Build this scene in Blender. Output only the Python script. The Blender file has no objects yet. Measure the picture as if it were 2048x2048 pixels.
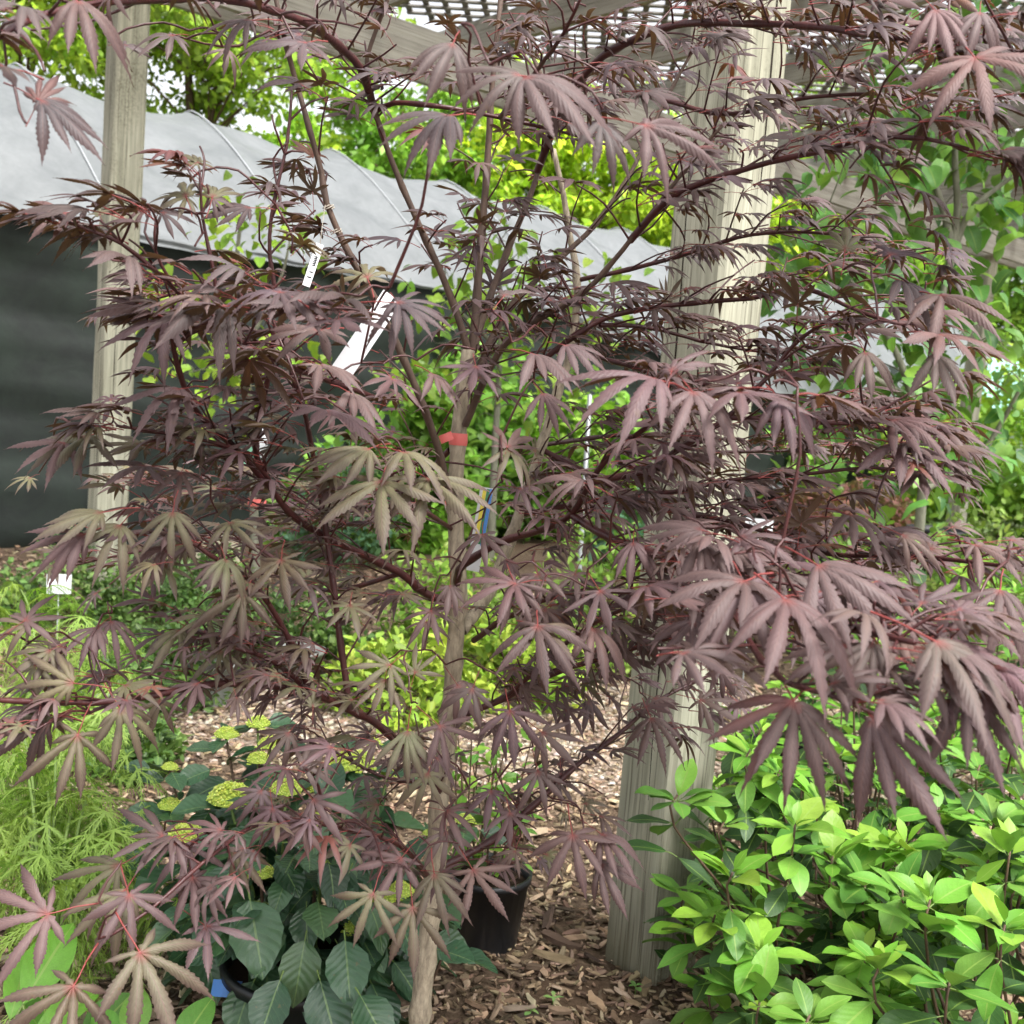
import bpy, math, random
import numpy as np
from mathutils import Matrix, Vector
random.seed(7); rng = np.random.default_rng(7)
SC = bpy.context.scene; COL = SC.collection
# ------------------------------------------------------------------ camera, sky, sun, exposure
FPX, HC = 2200.0, 1.25
PITCH, ROLL = math.radians(5.8), math.radians(4.6)
cd = bpy.data.cameras.new('camera'); cam = bpy.data.objects.new('camera', cd); COL.objects.link(cam)
cd.sensor_width = 36; cd.lens = 36*FPX/2048; cd.clip_start = .02; cd.clip_end = 500
cam.matrix_world = Matrix.Translation((0, 0, HC)) @ Matrix.Rotation(math.radians(90)-PITCH, 4, 'X') @ Matrix.Rotation(ROLL, 4, 'Z')
cd.dof.use_dof = True; cd.dof.focus_distance = 1.6; cd.dof.aperture_fstop = 10
SC.camera = cam
wd = bpy.data.worlds.new('World'); SC.world = wd; wd.use_nodes = True
nt = wd.node_tree; bg = nt.nodes['Background']
sky = nt.nodes.new('ShaderNodeTexSky'); sky.sky_type = 'NISHITA'; sky.sun_disc = False
SUN_EL, SUN_AZ = math.radians(58), math.radians(140)      # azimuth clockwise from +Y: behind the camera, to the right
sky.sun_elevation = SUN_EL; sky.sun_rotation = SUN_AZ; sky.dust_density = 4; sky.air_density = .7
hs = nt.nodes.new('ShaderNodeHueSaturation'); hs.inputs['Saturation'].default_value = .16   # a veil of cloud
nt.links.new(sky.outputs[0], hs.inputs['Color']); nt.links.new(hs.outputs[0], bg.inputs[0]); bg.inputs[1].default_value = .15
sd = bpy.data.lights.new('sun', 'SUN'); sun = bpy.data.objects.new('sun', sd); COL.objects.link(sun)
sd.energy = 1.5; sd.angle = math.radians(25); sd.color = (1, .97, .92)
dv = Vector((math.sin(SUN_AZ)*math.cos(SUN_EL), math.cos(SUN_AZ)*math.cos(SUN_EL), math.sin(SUN_EL)))
sun.rotation_euler = dv.to_track_quat('Z', 'Y').to_euler()
SC.view_settings.view_transform = 'Standard'; SC.view_settings.look = 'None'
SC.view_settings.exposure = 1.6; SC.view_settings.gamma = 1
SC.cycles.use_adaptive_sampling = True; SC.cycles.adaptive_threshold = .02; SC.cycles.max_bounces = 5; SC.cycles.diffuse_bounces = 3; SC.cycles.glossy_bounces = 2; SC.cycles.transmission_bounces = 3; SC.cycles.transparent_max_bounces = 4
# ------------------------------------------------------------------ places in the photograph -> places in the world
cR = np.array(cam.matrix_world.to_3x3()); CAM = np.array([0, 0, HC])
def ray(u, v): return cR @ np.array([(u-1024)/FPX, -(v-1024)/FPX, -1.0])
def W(u, v, d): r = ray(u, v); return CAM + r*(d/r[1])            # on the sight line at forward distance d
def G(u, v, z=0.0): r = ray(u, v); return CAM + r*((z-HC)/r[2])    # on the level z
def proj(p):
    q = (np.asarray(p)-CAM) @ cR; z = -q[..., 2]
    z = np.where(z < .05, .05, z)
    return 1024+q[..., 0]/z*FPX, 1024-q[..., 1]/z*FPX, z
nrm = lambda a: np.asarray(a, float)/max(1e-9, np.linalg.norm(a))
# ------------------------------------------------------------------ mesh helpers
def mesh(name, V, F, mats=(), attrs=None, mi=None, smooth=True):
    me = bpy.data.meshes.new(name); V = np.asarray(V, np.float32)
    F4 = [np.asarray(f, np.int32) for f in (F if isinstance(F, list) and len(F) and isinstance(F[0], np.ndarray) else [np.asarray(F)])]
    F4 = [f for f in F4 if f.size]
    nl = sum(f.size for f in F4); nf = sum(len(f) for f in F4)
    me.vertices.add(len(V)); me.vertices.foreach_set('co', V.ravel())
    me.loops.add(nl); me.polygons.add(nf)
    me.loops.foreach_set('vertex_index', np.concatenate([f.ravel() for f in F4]))
    tot = np.concatenate([np.full(len(f), f.shape[1], np.int32) for f in F4])
    st = np.concatenate([[0], np.cumsum(tot)[:-1]]).astype(np.int32)
    me.polygons.foreach_set('loop_start', st)
    try: me.polygons.foreach_set('loop_total', tot)
    except Exception: pass
    me.polygons.foreach_set('use_smooth', np.full(nf, smooth))
    for m in mats: me.materials.append(m)
    if mi is not None: me.polygons.foreach_set('material_index', np.asarray(mi, np.int32))
    for k, a in (attrs or {}).items():
        at = me.attributes.new(k, 'FLOAT_COLOR', 'POINT'); a = np.asarray(a, np.float32)
        if a.shape[1] == 3: a = np.hstack([a, np.ones((len(a), 1), np.float32)])
        at.data.foreach_set('color', a.ravel())
    me.update(calc_edges=True); me.validate()
    return me
def obj(name, me, parent=None, loc=None, M=None, color=None):
    o = bpy.data.objects.new(name, me); COL.objects.link(o)
    if parent is not None: o.parent = parent
    if M is not None:
        M = Matrix(M)
        if parent is not None: M = Matrix.Translation(-parent.location) @ M
        o.matrix_basis = M
    elif parent is not None: o.location = -parent.location
    elif loc is not None: o.location = loc
    if color is not None: o.color = (*color, 1)
    return o
def tag(o, label=None, cat=None, group=None, kind=None):
    for k, v in (('label', label), ('category', cat), ('group', group), ('kind', kind)):
        if v: o[k] = v
    return o
def thing(name, label, cat, loc, group=None):
    o = bpy.data.objects.new(name, None); COL.objects.link(o); o.location = Vector(np.asarray(loc, float)); o.empty_display_size = .05
    return tag(o, label, cat, group)
class MB:
    """collects shapes into one mesh (quads and triangles)"""
    def __init__(s): s.V = []; s.Q = []; s.T = []; s.n = 0; s.tint = []
    def add(s, V, Q=None, T=None, tint=None):
        V = np.asarray(V, float)
        if Q is not None and len(Q): s.Q.append(np.asarray(Q)+s.n)
        if T is not None and len(T): s.T.append(np.asarray(T)+s.n)
        s.V.append(V); s.n += len(V); s.tint.append(np.tile(tint if tint is not None else (1, 1, 1), (len(V), 1)))
        return s
    def box(s, c, size, R=None, tint=None, taper=1.0, jit=0):
        h = np.array(size)/2
        V = np.array([[x, y, z] for z in (-1, 1) for y in (-1, 1) for x in (-1, 1)], float)
        V[V[:, 2] > 0, :2] *= taper
        V = V*h
        if jit: V += rng.normal(0, jit, V.shape)
        if R is not None: V = V @ np.asarray(R).T
        return s.add(V+np.asarray(c), [[0, 2, 3, 1], [4, 5, 7, 6], [0, 1, 5, 4], [2, 6, 7, 3], [0, 4, 6, 2], [1, 3, 7, 5]], tint=tint)
    def tube(s, P, r, n=8, cap=True, tint=None):
        P = np.asarray(P, float); r = np.broadcast_to(r, (len(P),)); T = np.gradient(P, axis=0)
        T /= np.maximum(1e-9, np.linalg.norm(T, axis=1))[:, None]
        a = np.array([0, 0, 1.]) if abs(T[0][2]) < .9 else np.array([1., 0, 0])
        X = nrm(np.cross(T[0], a)); rings = []
        for i in range(len(P)):
            X = nrm(X-T[i]*np.dot(X, T[i])); Y = np.cross(T[i], X)
            an = np.arange(n)*2*math.pi/n
            rings.append(P[i]+r[i]*(np.cos(an)[:, None]*X+np.sin(an)[:, None]*Y))
        V = np.concatenate(rings); k = np.arange(n); k2 = (k+1) % n
        Q = np.concatenate([np.stack([i*n+k, i*n+k2, (i+1)*n+k2, (i+1)*n+k], 1) for i in range(len(P)-1)])
        Tt = None
        if cap:
            V = np.vstack([V, P[-1]+T[-1]*r[-1]*.5]); m = len(V)-1; b = (len(P)-1)*n
            Tt = np.stack([b+k, b+k2, np.full(n, m)], 1)
        return s.add(V, Q, Tt, tint)
    def lathe(s, c, prof, n=24, tint=None):
        an = np.arange(n)*2*math.pi/n
        V = np.concatenate([np.stack([np.cos(an)*r, np.sin(an)*r, np.full(n, z)], 1) for r, z in prof])+np.asarray(c)
        k = np.arange(n); k2 = (k+1) % n
        Q = np.concatenate([np.stack([i*n+k, i*n+k2, (i+1)*n+k2, (i+1)*n+k], 1) for i in range(len(prof)-1)])
        return s.add(V, Q, tint=tint)
    def me(s, name, mats, smooth=True, tint=False):
        F = []
        if s.Q: F.append(np.concatenate(s.Q))
        if s.T: F.append(np.concatenate(s.T))
        return mesh(name, np.concatenate(s.V), F, mats, {'tint': np.concatenate(s.tint)} if tint else None, smooth=smooth)
def smoothpath(P, step=.03):
    P = np.asarray(P, float)
    if len(P) < 3:
        n = max(2, int(np.linalg.norm(P[-1]-P[0])/step)); t = np.linspace(0, 1, n)[:, None]; return P[0]*(1-t)+P[-1]*t
    Q = np.vstack([2*P[0]-P[1], P, 2*P[-1]-P[-2]]); out = []
    for i in range(1, len(Q)-2):
        n = max(2, int(np.linalg.norm(Q[i+1]-Q[i])/step)); t = (np.arange(n)/n)[:, None]
        a, b, c, d = Q[i-1], Q[i], Q[i+1], Q[i+2]
        out.append(.5*((2*b)+(c-a)*t+(2*a-5*b+4*c-d)*t**2+(3*b-a-3*c+d)*t**3))
    return np.vstack(out+[P[-1:]])
# ------------------------------------------------------------------ materials
def M(name): m = bpy.data.materials.new(name); m.use_nodes = True; return m, m.node_tree.nodes, m.node_tree.links, m.node_tree.nodes['Principled BSDF']
def nd(N, t, **k):
    n = N.new(t)
    for a, b in k.items():
        if a.startswith('i_'):
            key = a[2:]; n.inputs[int(key) if key.isdigit() else key].default_value = b
        else: setattr(n, a, b)
    return n
def mixc(N, L, f, a, b, blend='MIX'):
    n = N.new('ShaderNodeMix'); n.data_type = 'RGBA'; n.blend_type = blend
    for s, v in ((0, f), (6, a), (7, b)):
        if isinstance(v, (int, float)): n.inputs[s].default_value = v
        elif isinstance(v, tuple): n.inputs[s].default_value = (*v, 1)
        else: L.new(v, n.inputs[s])
    return n.outputs[2]
def mth(N, L, op, a, b=0.0, clamp=False, c=None):
    n = N.new('ShaderNodeMath'); n.operation = op; n.use_clamp = clamp
    for i, v in enumerate((a, b) if c is None else (a, b, c)):
        if isinstance(v, (int, float)): n.inputs[i].default_value = v
        else: L.new(v, n.inputs[i])
    return n.outputs[0]
def ramp(N, L, f, stops):
    n = N.new('ShaderNodeValToRGB'); el = n.color_ramp.elements
    while len(el) < len(stops): el.new(.5)
    for e, (p, c) in zip(el, stops): e.position = p; e.color = (*c, 1)
    L.new(f, n.inputs[0]); return n.outputs[0]
def noise(N, L, vec, scale, detail=4, rough=.55, dist=0):
    n = nd(N, 'ShaderNodeTexNoise'); n.inputs['Scale'].default_value = scale; n.inputs['Detail'].default_value = detail
    n.inputs['Roughness'].default_value = rough; n.inputs['Distortion'].default_value = dist
    if vec is not None: L.new(vec, n.inputs['Vector'])
    return n.outputs[0]
def bump(N, L, h, strength, dist, P):
    b = nd(N, 'ShaderNodeBump'); b.inputs['Strength'].default_value = strength; b.inputs['Distance'].default_value = dist
    L.new(h, b.inputs['Height']); L.new(b.outputs[0], P.inputs['Normal']); return b
def plain(name, col, rough=.6, spec=.4, nz=.25, scale=30, metal=0):
    m, N, L, P = M(name); tc = nd(N, 'ShaderNodeTexCoord')
    f = noise(N, L, tc.outputs['Object'], scale)
    L.new(mixc(N, L, f, tuple(c*(1-nz) for c in col), tuple(min(1, c*(1+nz)) for c in col)), P.inputs['Base Color'])
    P.inputs['Roughness'].default_value = rough; P.inputs['Specular IOR Level'].default_value = spec; P.inputs['Metallic'].default_value = metal
    bump(N, L, f, .15, .005, P); return m
def leafmat(name, src, back=(.11, .07, .025), edge=None, hub=None, rib=None, ribw=.07, rough=.45, spec=.5, trans=.3, tboost=(1.6, 1.6, 1.2), vein=0.0, veinn=13, backmix=.7, var=.25, simple=False):
    m, N, L, P = M(name)
    if src == 'obj': oi = nd(N, 'ShaderNodeObjectInfo'); col = oi.outputs['Color']
    else: at = nd(N, 'ShaderNodeAttribute', attribute_name='tint'); col = at.outputs['Color']
    lf = nd(N, 'ShaderNodeAttribute', attribute_name='lf'); sp = nd(N, 'ShaderNodeSeparateColor'); L.new(lf.outputs['Color'], sp.inputs[0])
    t, s, r = sp.outputs
    tc = nd(N, 'ShaderNodeTexCoord')
    if not simple:
        nz = noise(N, L, nd(N, 'ShaderNodeNewGeometry').outputs['Position'], 70, 2)
        fine = noise(N, L, tc.outputs['Object'], 55, 2, .7)
        spot = noise(N, L, tc.outputs['Object'], 6.5, 3, .6); col = mixc(N, L, ramp(N, L, spot, [(.66, (0, 0, 0)), (.72, (.55, .55, .55))]), col, (.16, .10, .04))
        col = mixc(N, L, 1.0, col, mth(N, L, 'MULTIPLY', mth(N, L, 'MULTIPLY_ADD', nz, 2*var, c=1-var), mth(N, L, 'MULTIPLY_ADD', fine, .5, c=.75)), 'MULTIPLY')
    body = col
    if edge: col = mixc(N, L, mth(N, L, 'ADD', mth(N, L, 'MULTIPLY', t, 1.1), mth(N, L, 'MULTIPLY_ADD', s, .5, c=-.5), True), col, edge)
    if vein:
        ph = mth(N, L, 'MULTIPLY_ADD', t, float(veinn), c=0.0); ph = mth(N, L, 'MULTIPLY_ADD', s, -2.2, c=ph) if not isinstance(ph, float) else ph
        sn = mth(N, L, 'SINE', mth(N, L, 'MULTIPLY', ph, 6.2832))
        col = mixc(N, L, mth(N, L, 'MULTIPLY', mth(N, L, 'GREATER_THAN', sn, .96), .12), col, rib or (.2, .3, .08))
        bump(N, L, mth(N, L, 'MULTIPLY_ADD', fine, .6, c=sn), vein, .002, P)
    elif not simple: bump(N, L, noise(N, L, tc.outputs['Object'], 9, 1), .12, .008, P)
    if rib: col = mixc(N, L, mth(N, L, 'MULTIPLY', mth(N, L, 'LESS_THAN', s, ribw), .7), col, rib)
    if hub: col = mixc(N, L, mth(N, L, 'MULTIPLY_ADD', t, -7.0, True, c=1.0), col, hub)
    geo = nd(N, 'ShaderNodeNewGeometry')
    bk = mixc(N, L, backmix, body, back)
    col = mixc(N, L, geo.outputs['Backfacing'], col, bk)
    L.new(col, P.inputs['Base Color']); P.inputs['Roughness'].default_value = rough; P.inputs['Specular IOR Level'].default_value = spec
    tr = nd(N, 'ShaderNodeBsdfTranslucent'); L.new(mixc(N, L, 1.0, col, tboost, 'MULTIPLY'), tr.inputs[0])
    mx = nd(N, 'ShaderNodeMixShader'); mx.inputs[0].default_value = trans
    L.new(P.outputs[0], mx.inputs[1]); L.new(tr.outputs[0], mx.inputs[2])
    L.new(mx.outputs[0], N['Material Output'].inputs[0]); return m
def tintmat(name, rough=.8, spec=.2, bs=.4, scale=60, src='attr', var=.3):
    m, N, L, P = M(name)
    if src == 'attr': c = nd(N, 'ShaderNodeAttribute', attribute_name='tint').outputs['Color']
    else: c = nd(N, 'ShaderNodeObjectInfo').outputs['Color']
    f = noise(N, L, nd(N, 'ShaderNodeNewGeometry').outputs['Position'], scale, 4)
    L.new(mixc(N, L, 1.0, c, mth(N, L, 'MULTIPLY_ADD', f, 2*var, c=1-var), 'MULTIPLY'), P.inputs['Base Color'])
    P.inputs['Roughness'].default_value = rough; P.inputs['Specular IOR Level'].default_value = spec; bump(N, L, f, bs, .004, P); return m
def woodmat(name, a, b, dark, zs=1.0, mildew=0.0):
    m, N, L, P = M(name); tc = nd(N, 'ShaderNodeTexCoord')
    mp = nd(N, 'ShaderNodeMapping'); mp.inputs['Scale'].default_value = (1, 1, .035*zs); L.new(tc.outputs['Object'], mp.inputs[0])
    f1 = noise(N, L, mp.outputs[0], 70, 6, .65, .4); f2 = noise(N, L, mp.outputs[0], 14, 4, .5, .3)
    mp2 = nd(N, 'ShaderNodeMapping'); mp2.inputs['Scale'].default_value = (1, 1, .3); L.new(tc.outputs['Object'], mp2.inputs[0])
    f3 = noise(N, L, mp2.outputs[0], 6, 3)
    c = mixc(N, L, ramp(N, L, f1, [(.35, (0, 0, 0)), (.65, (1, 1, 1))]), a, b)
    c = mixc(N, L, mth(N, L, 'MULTIPLY', ramp(N, L, f2, [(.5, (0, 0, 0)), (.68, (1, 1, 1))]), .55), c, tuple(x*.62 for x in a))
    c = mixc(N, L, ramp(N, L, f1, [(.24, (.8, .8, .8)), (.33, (0, 0, 0))]), c, dark)
    mp3 = nd(N, 'ShaderNodeMapping'); mp3.inputs['Scale'].default_value = (1, 1, .012); L.new(tc.outputs['Object'], mp3.inputs[0]); f6 = noise(N, L, mp3.outputs[0], 150, 3, .6)
    c = mixc(N, L, mth(N, L, 'MULTIPLY', ramp(N, L, f6, [(.36, (1, 1, 1)), (.43, (0, 0, 0))]), .6), c, dark)
    if mildew:
        f4 = noise(N, L, mp2.outputs[0], 3, 5, .7); f5 = noise(N, L, tc.outputs['Object'], 110, 4, .7)
        k = mth(N, L, 'MULTIPLY', ramp(N, L, f4, [(.5, (0, 0, 0)), (.66, (1, 1, 1))]), ramp(N, L, f5, [(.45, (0, 0, 0)), (.6, (1, 1, 1))]))
        c = mixc(N, L, mth(N, L, 'MULTIPLY', k, mildew), c, (.07, .06, .04))
    c = mixc(N, L, mth(N, L, 'MULTIPLY_ADD', f3, .8, True, c=-.25), c, (.30, .30, .14), 'MULTIPLY') if mildew else c
    sz = nd(N, 'ShaderNodeSeparateXYZ'); L.new(tc.outputs['Object'], sz.inputs[0])
    if mildew: c = mixc(N, L, mth(N, L, 'MULTIPLY', mth(N, L, 'ADD', mth(N, L, 'MULTIPLY', sz.outputs[2], -5.0), mth(N, L, 'MULTIPLY_ADD', f2, 1.6, c=.0), True), .7), c, (.10, .085, .045))    # soil splash at the foot
    # knots
    vo = nd(N, 'ShaderNodeTexVoronoi'); vo.inputs['Scale'].default_value = 3.1
    mk = nd(N, 'ShaderNodeMapping'); mk.inputs['Scale'].default_value = (1.6, 1.6, .75); L.new(tc.outputs['Object'], mk.inputs[0]); L.new(mk.outputs[0], vo.inputs['Vector'])
    kn = ramp(N, L, vo.outputs['Distance'], [(.03, (1, 1, 1)), (.075, (0, 0, 0))])
    c = mixc(N, L, mth(N, L, 'MULTIPLY', kn, .6), c, (.12, .09, .05))
    L.new(c, P.inputs['Base Color']); P.inputs['Roughness'].default_value = .85; P.inputs['Specular IOR Level'].default_value = .2
    bump(N, L, f1, .5, .004, P); return m
def barkmat(name, a, b, scale=60, zs=.2, rough=.75):
    m, N, L, P = M(name); tc = nd(N, 'ShaderNodeTexCoord')
    mp = nd(N, 'ShaderNodeMapping'); mp.inputs['Scale'].default_value = (1, 1, zs); L.new(tc.outputs['Object'], mp.inputs[0])
    f = noise(N, L, mp.outputs[0], scale, 5, .65); g = noise(N, L, tc.outputs['Object'], scale*.25, 3)
    c = mixc(N, L, ramp(N, L, f, [(.35, (0, 0, 0)), (.65, (1, 1, 1))]), a, b); c = mixc(N, L, mth(N, L, 'MULTIPLY', g, .5), c, tuple(.6*x for x in a))
    L.new(c, P.inputs['Base Color']); P.inputs['Roughness'].default_value = rough; bump(N, L, f, .6, .004, P); return m
MAT = {}
MAT['post'] = woodmat('weathered_post_wood', (.46, .45, .355), (.26, .255, .195), (.07, .06, .04), 1, .85)
MAT['beam'] = woodmat('grey_beam_wood', (.44, .425, .37), (.30, .29, .25), (.06, .05, .04), 1)
MAT['lattice'] = plain('lattice_wood', (.24, .225, .20), .85, .2)
MAT['soil'] = plain('potting_soil', (.03, .02, .014), .95, .1, .5, 60)
MAT['pot'] = plain('black_plastic', (.012, .013, .015), .42, .5, .3, 20)
MAT['whitepot'] = plain('pale_grey_plastic', (.25, .255, .24), .5, .4, .12, 12)
MAT['bark'] = barkmat('maple_bark', (.46, .39, .28), (.17, .135, .095), 130, .3)
MAT['limb'] = barkmat('maple_limb_bark', (.135, .085, .06), (.07, .045, .035), 70, .3)
MAT['branch'] = barkmat('maple_young_bark', (.085, .022, .02), (.045, .014, .016), 50, .5, .42)
MAT['petiole'] = plain('red_petiole', (.24, .05, .045), .45, .4)
MAT['greystem'] = barkmat('grey_green_bark', (.24, .24, .17), (.13, .125, .09), 60, .3)
MAT['brownstem'] = barkmat('brown_stem', (.14, .085, .05), (.07, .04, .025), 60, .4)
MAT['greenstem'] = plain('green_stem', (.16, .24, .06), .5, .4)
MK = dict(back=(.088, .066, .032), edge=(.092, .054, .054), hub=(.20, .055, .048), rib=(.15, .085, .075), ribw=.06, rough=.58, spec=.5, trans=.18, tboost=(1.75, 1.15, .6), backmix=.6, var=.28)
MAT['mleaf'] = leafmat('maple_leaf', 'obj', vein=.18, veinn=15, **MK); MAT['mleaf_s'] = leafmat('maple_foliage', 'attr', simple=True, **MK)
GK = dict(back=(.13, .23, .06), rib=(.24, .36, .08), ribw=.06, rough=.46, spec=.38, trans=.26, tboost=(1.5, 1.5, .7), backmix=.5, var=.18)
MAT['gleaf'] = leafmat('green_leaf', 'obj', vein=.06, veinn=8, **GK); MAT['gleaf_s'] = leafmat('green_foliage', 'attr', simple=True, **GK)
HK = dict(back=(.09, .15, .07), rib=(.16, .25, .09), ribw=.045, rough=.34, spec=.58, trans=.16, tboost=(1.4, 1.5, .7), backmix=.5, var=.18)
MAT['hleaf'] = leafmat('hydrangea_leaf', 'obj', vein=.2, veinn=8, **HK); MAT['hleaf_s'] = leafmat('hydrangea_foliage', 'attr', vein=.2, veinn=8, **HK)
# ------------------------------------------------------------------ leaf shapes: V, F(quads), lf(t, side, random), material index
def tmpl_palmate(seed, hi=True, droop=.35, curl=.6, petiole=.55, nl=7, slim=1.0, spread=1.0):
    r = np.random.default_rng(seed)
    ang = {7: [0, 33, -33, 68, -68, 112, -112], 5: [0, 40, -40, 85, -85]}[nl]; ln = {7: [1, .95, .95, .76, .76, .40, .40], 5: [1, .85, .85, .5, .5]}[nl]
    V = []; Q = []; A = []; n0 = 0
    for a, l in zip(ang, ln):
        a = math.radians(a*spread+r.normal(0, 5)); l = l*r.uniform(.85, 1.1)*(.55 if r.random() < .05 else 1); w = r.uniform(.9, 1.15)*slim
        dr = droop*r.uniform(.4, 1.5); be = r.normal(0, .07); tw = r.normal(0, .35); cu = curl*r.uniform(.5, 1.4); wv = r.uniform(0, .025); ph = r.random()*6
        ts = ([0, .1, .19]+list(np.linspace(.25, .95, 20))+[1]) if hi else [0, .19, .35, .5, .65, .82, 1]
        ss = [-1, -.5, 0, .5, 1] if hi else [-1, 0, 1]
        for k, t in enumerate(ts):
            hw = np.interp(t, [0, .19, .28, .42, .58, .75, .88, 1], [0, .058, .055, .070, .084, .060, .022, .0])*w
            if t > .19: hw *= l**.6
            if hi and t > .24 and t < 1: hw *= 1.04 if k % 2 else .82
            zc = .05*math.sin(t*3)*l-dr*l*t**2.2+wv*math.sin(t*7+ph)*t*l
            for s in ss:
                off = s*hw; z = zc-cu*hw*(s*s)*.9+.16*hw*(0 < abs(s) < .6)+tw*off*t
                yy = t*l*(1-.12*dr*t)+(.022*abs(s)*l if hi and k % 2 and t > .25 else 0); xx = off+be*t*t*l
                V.append((xx*math.cos(a)+yy*math.sin(a), -xx*math.sin(a)+yy*math.cos(a), z)); A.append((t, abs(s), r.random()*0+.5))
        m = len(ss)
        for k in range(len(ts)-1):
            for j in range(m-1):
                b = n0+k*m+j; Q.append((b, b+1, b+m+1, b+m))
        n0 += len(ts)*m
    mi = [0]*len(Q)
    if petiole:
        P = np.array([[0, .02, -.004], [0, -.12, -.02], [0.01, -.3, -.035], [.0, -petiole, -.10]]); mb = MB(); mb.tube(P, [.011, .009, .009, .012], 4, False)
        V += [tuple(v) for v in mb.V[0]]; A += [(.0, 0, .5)]*len(mb.V[0]); q = (mb.Q[0]+n0); Q += [tuple(x) for x in q]; mi += [1]*len(q)
    return np.array(V), np.array(Q), np.array(A), np.array(mi)
def tmpl_oval(seed, wid=.24, peak=.5, fold=.25, curve=.2, hi=True, serr=0, tip=1.0, heart=0, stalk=.14, wave=.02):
    r = np.random.default_rng(seed); n = 11 if hi else 5
    ts = np.linspace(0, 1, n); ss = [-1, -.5, 0, .5, 1] if hi else [-1, 0, 1]
    cv = curve*r.uniform(.3, 1.6); fo = fold*r.uniform(.3, 1.5); tw = r.normal(0, .15); V = []; A = []; Q = []
    for k, t in enumerate(ts):
        x = t**(math.log(.5)/math.log(peak)); hw = wid*math.sin(math.pi*x)**(.8 if tip == 1 else tip)
        if heart: hw = wid*math.sqrt(max(0, 1-((t-.32)/(.32 if t < .32 else .68))**2))*(1 if t < .32 else (1-((t-.32)/.68)**2.2*.25)); 
        if serr and 0 < k < n-1: hw *= (1+serr*(1 if k % 2 else -1))
        for s in ss:
            yb = -heart*.35*wid*abs(s) if k <= 1 else 0
            V.append((s*hw, t+yb, fo*abs(s)*hw-cv*t*t+wave*math.sin(t*9+s*2)*abs(s)+tw*s*hw*t)); A.append((t, abs(s), .5))
    m = len(ss)
    for k in range(n-1):
        for j in range(m-1): b = k*m+j; Q.append((b, b+1, b+m+1, b+m))
    mi = [0]*len(Q); n0 = len(V)
    if stalk:
        mb = MB(); mb.tube([[0, .02, -.004], [0, -stalk*.5, -.004], [0, -stalk, -.02]], [.012, .013, .016], 4, False)
        V += [tuple(v) for v in mb.V[0]]; A += [(.5, 0, .5)]*len(mb.V[0]); q = mb.Q[0]+n0; Q += [tuple(x) for x in q]; mi += [1]*len(q)
    return np.array(V), np.array(Q), np.array(A), np.array(mi)
def tmpl_lace(seed):
    """finely cut leaf: thread lobes with side threads, all drooping"""
    r = np.random.default_rng(seed); V = []; Q = []; A = []; n = 0
    def strip(p, d, l, w, dz):
        nonlocal n
        d = nrm(d); sd_ = np.array([-d[1], d[0], 0]); ts = (0, .35, .7, 1)
        for t in ts:
            c = np.array(p)+d*l*t; c = c+np.array([0, 0, -dz*t*t*l]); hw = w*(1-t)**.6 if t < 1 else .0005
            V.append(c-sd_*hw); V.append(c+sd_*hw); A.append((t, .4, .5)); A.append((t, .4, .5))
        for k in range(3): b = n+2*k; Q.append((b, b+1, b+3, b+2))
        n += 8
    for a, l in zip([0, 32, -32, 65, -65, 105, -105], [1, .95, .95, .8, .8, .5, .5]):
        a = math.radians(a+r.normal(0, 5)); d = np.array([math.sin(a), math.cos(a), 0]); dz = r.uniform(.3, .8); strip((0, 0, 0), d, l, .022, dz)
        for t in np.linspace(.25, .9, 7):
            for sg in (-1, 1):
                b = a+sg*math.radians(r.uniform(24, 42)); p = d*l*t+np.array([0, 0, -dz*t*t*l])
                strip(p, (math.sin(b), math.cos(b), 0), l*r.uniform(.14, .26)*(1.2-t*.6), .013, dz*1.5)
    return np.array(V), np.array(Q), np.array(A), np.zeros(len(Q), int)
def tmpl_chip(k):
    V = np.array([(-.2, 0, .05), (.2, 0, .05), (.22, .55, 0), (0, 1, 0), (-.22, .55, 0)], float); V[:, 2] += .06*np.sin(V[:, 0]*9+k)
    return V, np.array([(0, 1, 2, 4)]), np.array([(.3, .5, .5)]*5), np.zeros(1, int)
SMALL_V = np.array([(0, 0, 0), (.26, .5, .08), (0, 1, -.06), (-.26, .5, .08)]); 
def tmpl_small(w=1.0):
    V = SMALL_V.copy(); V[:, 0] *= w
    return V, np.array([(0, 1, 2, 3)]), np.array([(0, 0, .5), (.5, 1, .5), (1, 0, .5), (.5, 1, .5)]), np.zeros(1, int)
def frame(hub, D, Nn, sc, squash=1.0):
    D = nrm(D); Nn = np.asarray(Nn, float); Nn = nrm(Nn-D*np.dot(Nn, D)); X = np.cross(D, Nn)
    m = np.eye(4); m[:3, 0] = X*sc*squash; m[:3, 1] = D*sc; m[:3, 2] = Nn*sc; m[:3, 3] = hub; return m
def join(tm, items):
    """many leaves as one set of arrays"""
    Vs = []; Qs = []; As = []; Cs = []; mis = []; n = 0
    for k in range(len(tm)):
        sel = [it for it in items if it[2] % len(tm) == k]
        if not sel: continue
        V, Q, A, mi = tm[k]; Ms = np.array([s[0] for s in sel]); C = np.array([s[1] for s in sel])
        P = np.einsum('nij,vj->nvi', Ms[:, :3, :3], V)+Ms[:, None, :3, 3]
        Vs.append(P.reshape(-1, 3)); Qs.append((Q[None]+(np.arange(len(sel))*len(V))[:, None, None]+n).reshape(-1, Q.shape[1]))
        As.append(np.tile(A, (len(sel), 1))); Cs.append(np.repeat(C, len(V), 0)); mis.append(np.tile(mi, len(sel))); n += len(sel)*len(V)
    return np.concatenate(Vs), np.concatenate(Qs), np.concatenate(As), np.concatenate(Cs), np.concatenate(mis)
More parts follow.
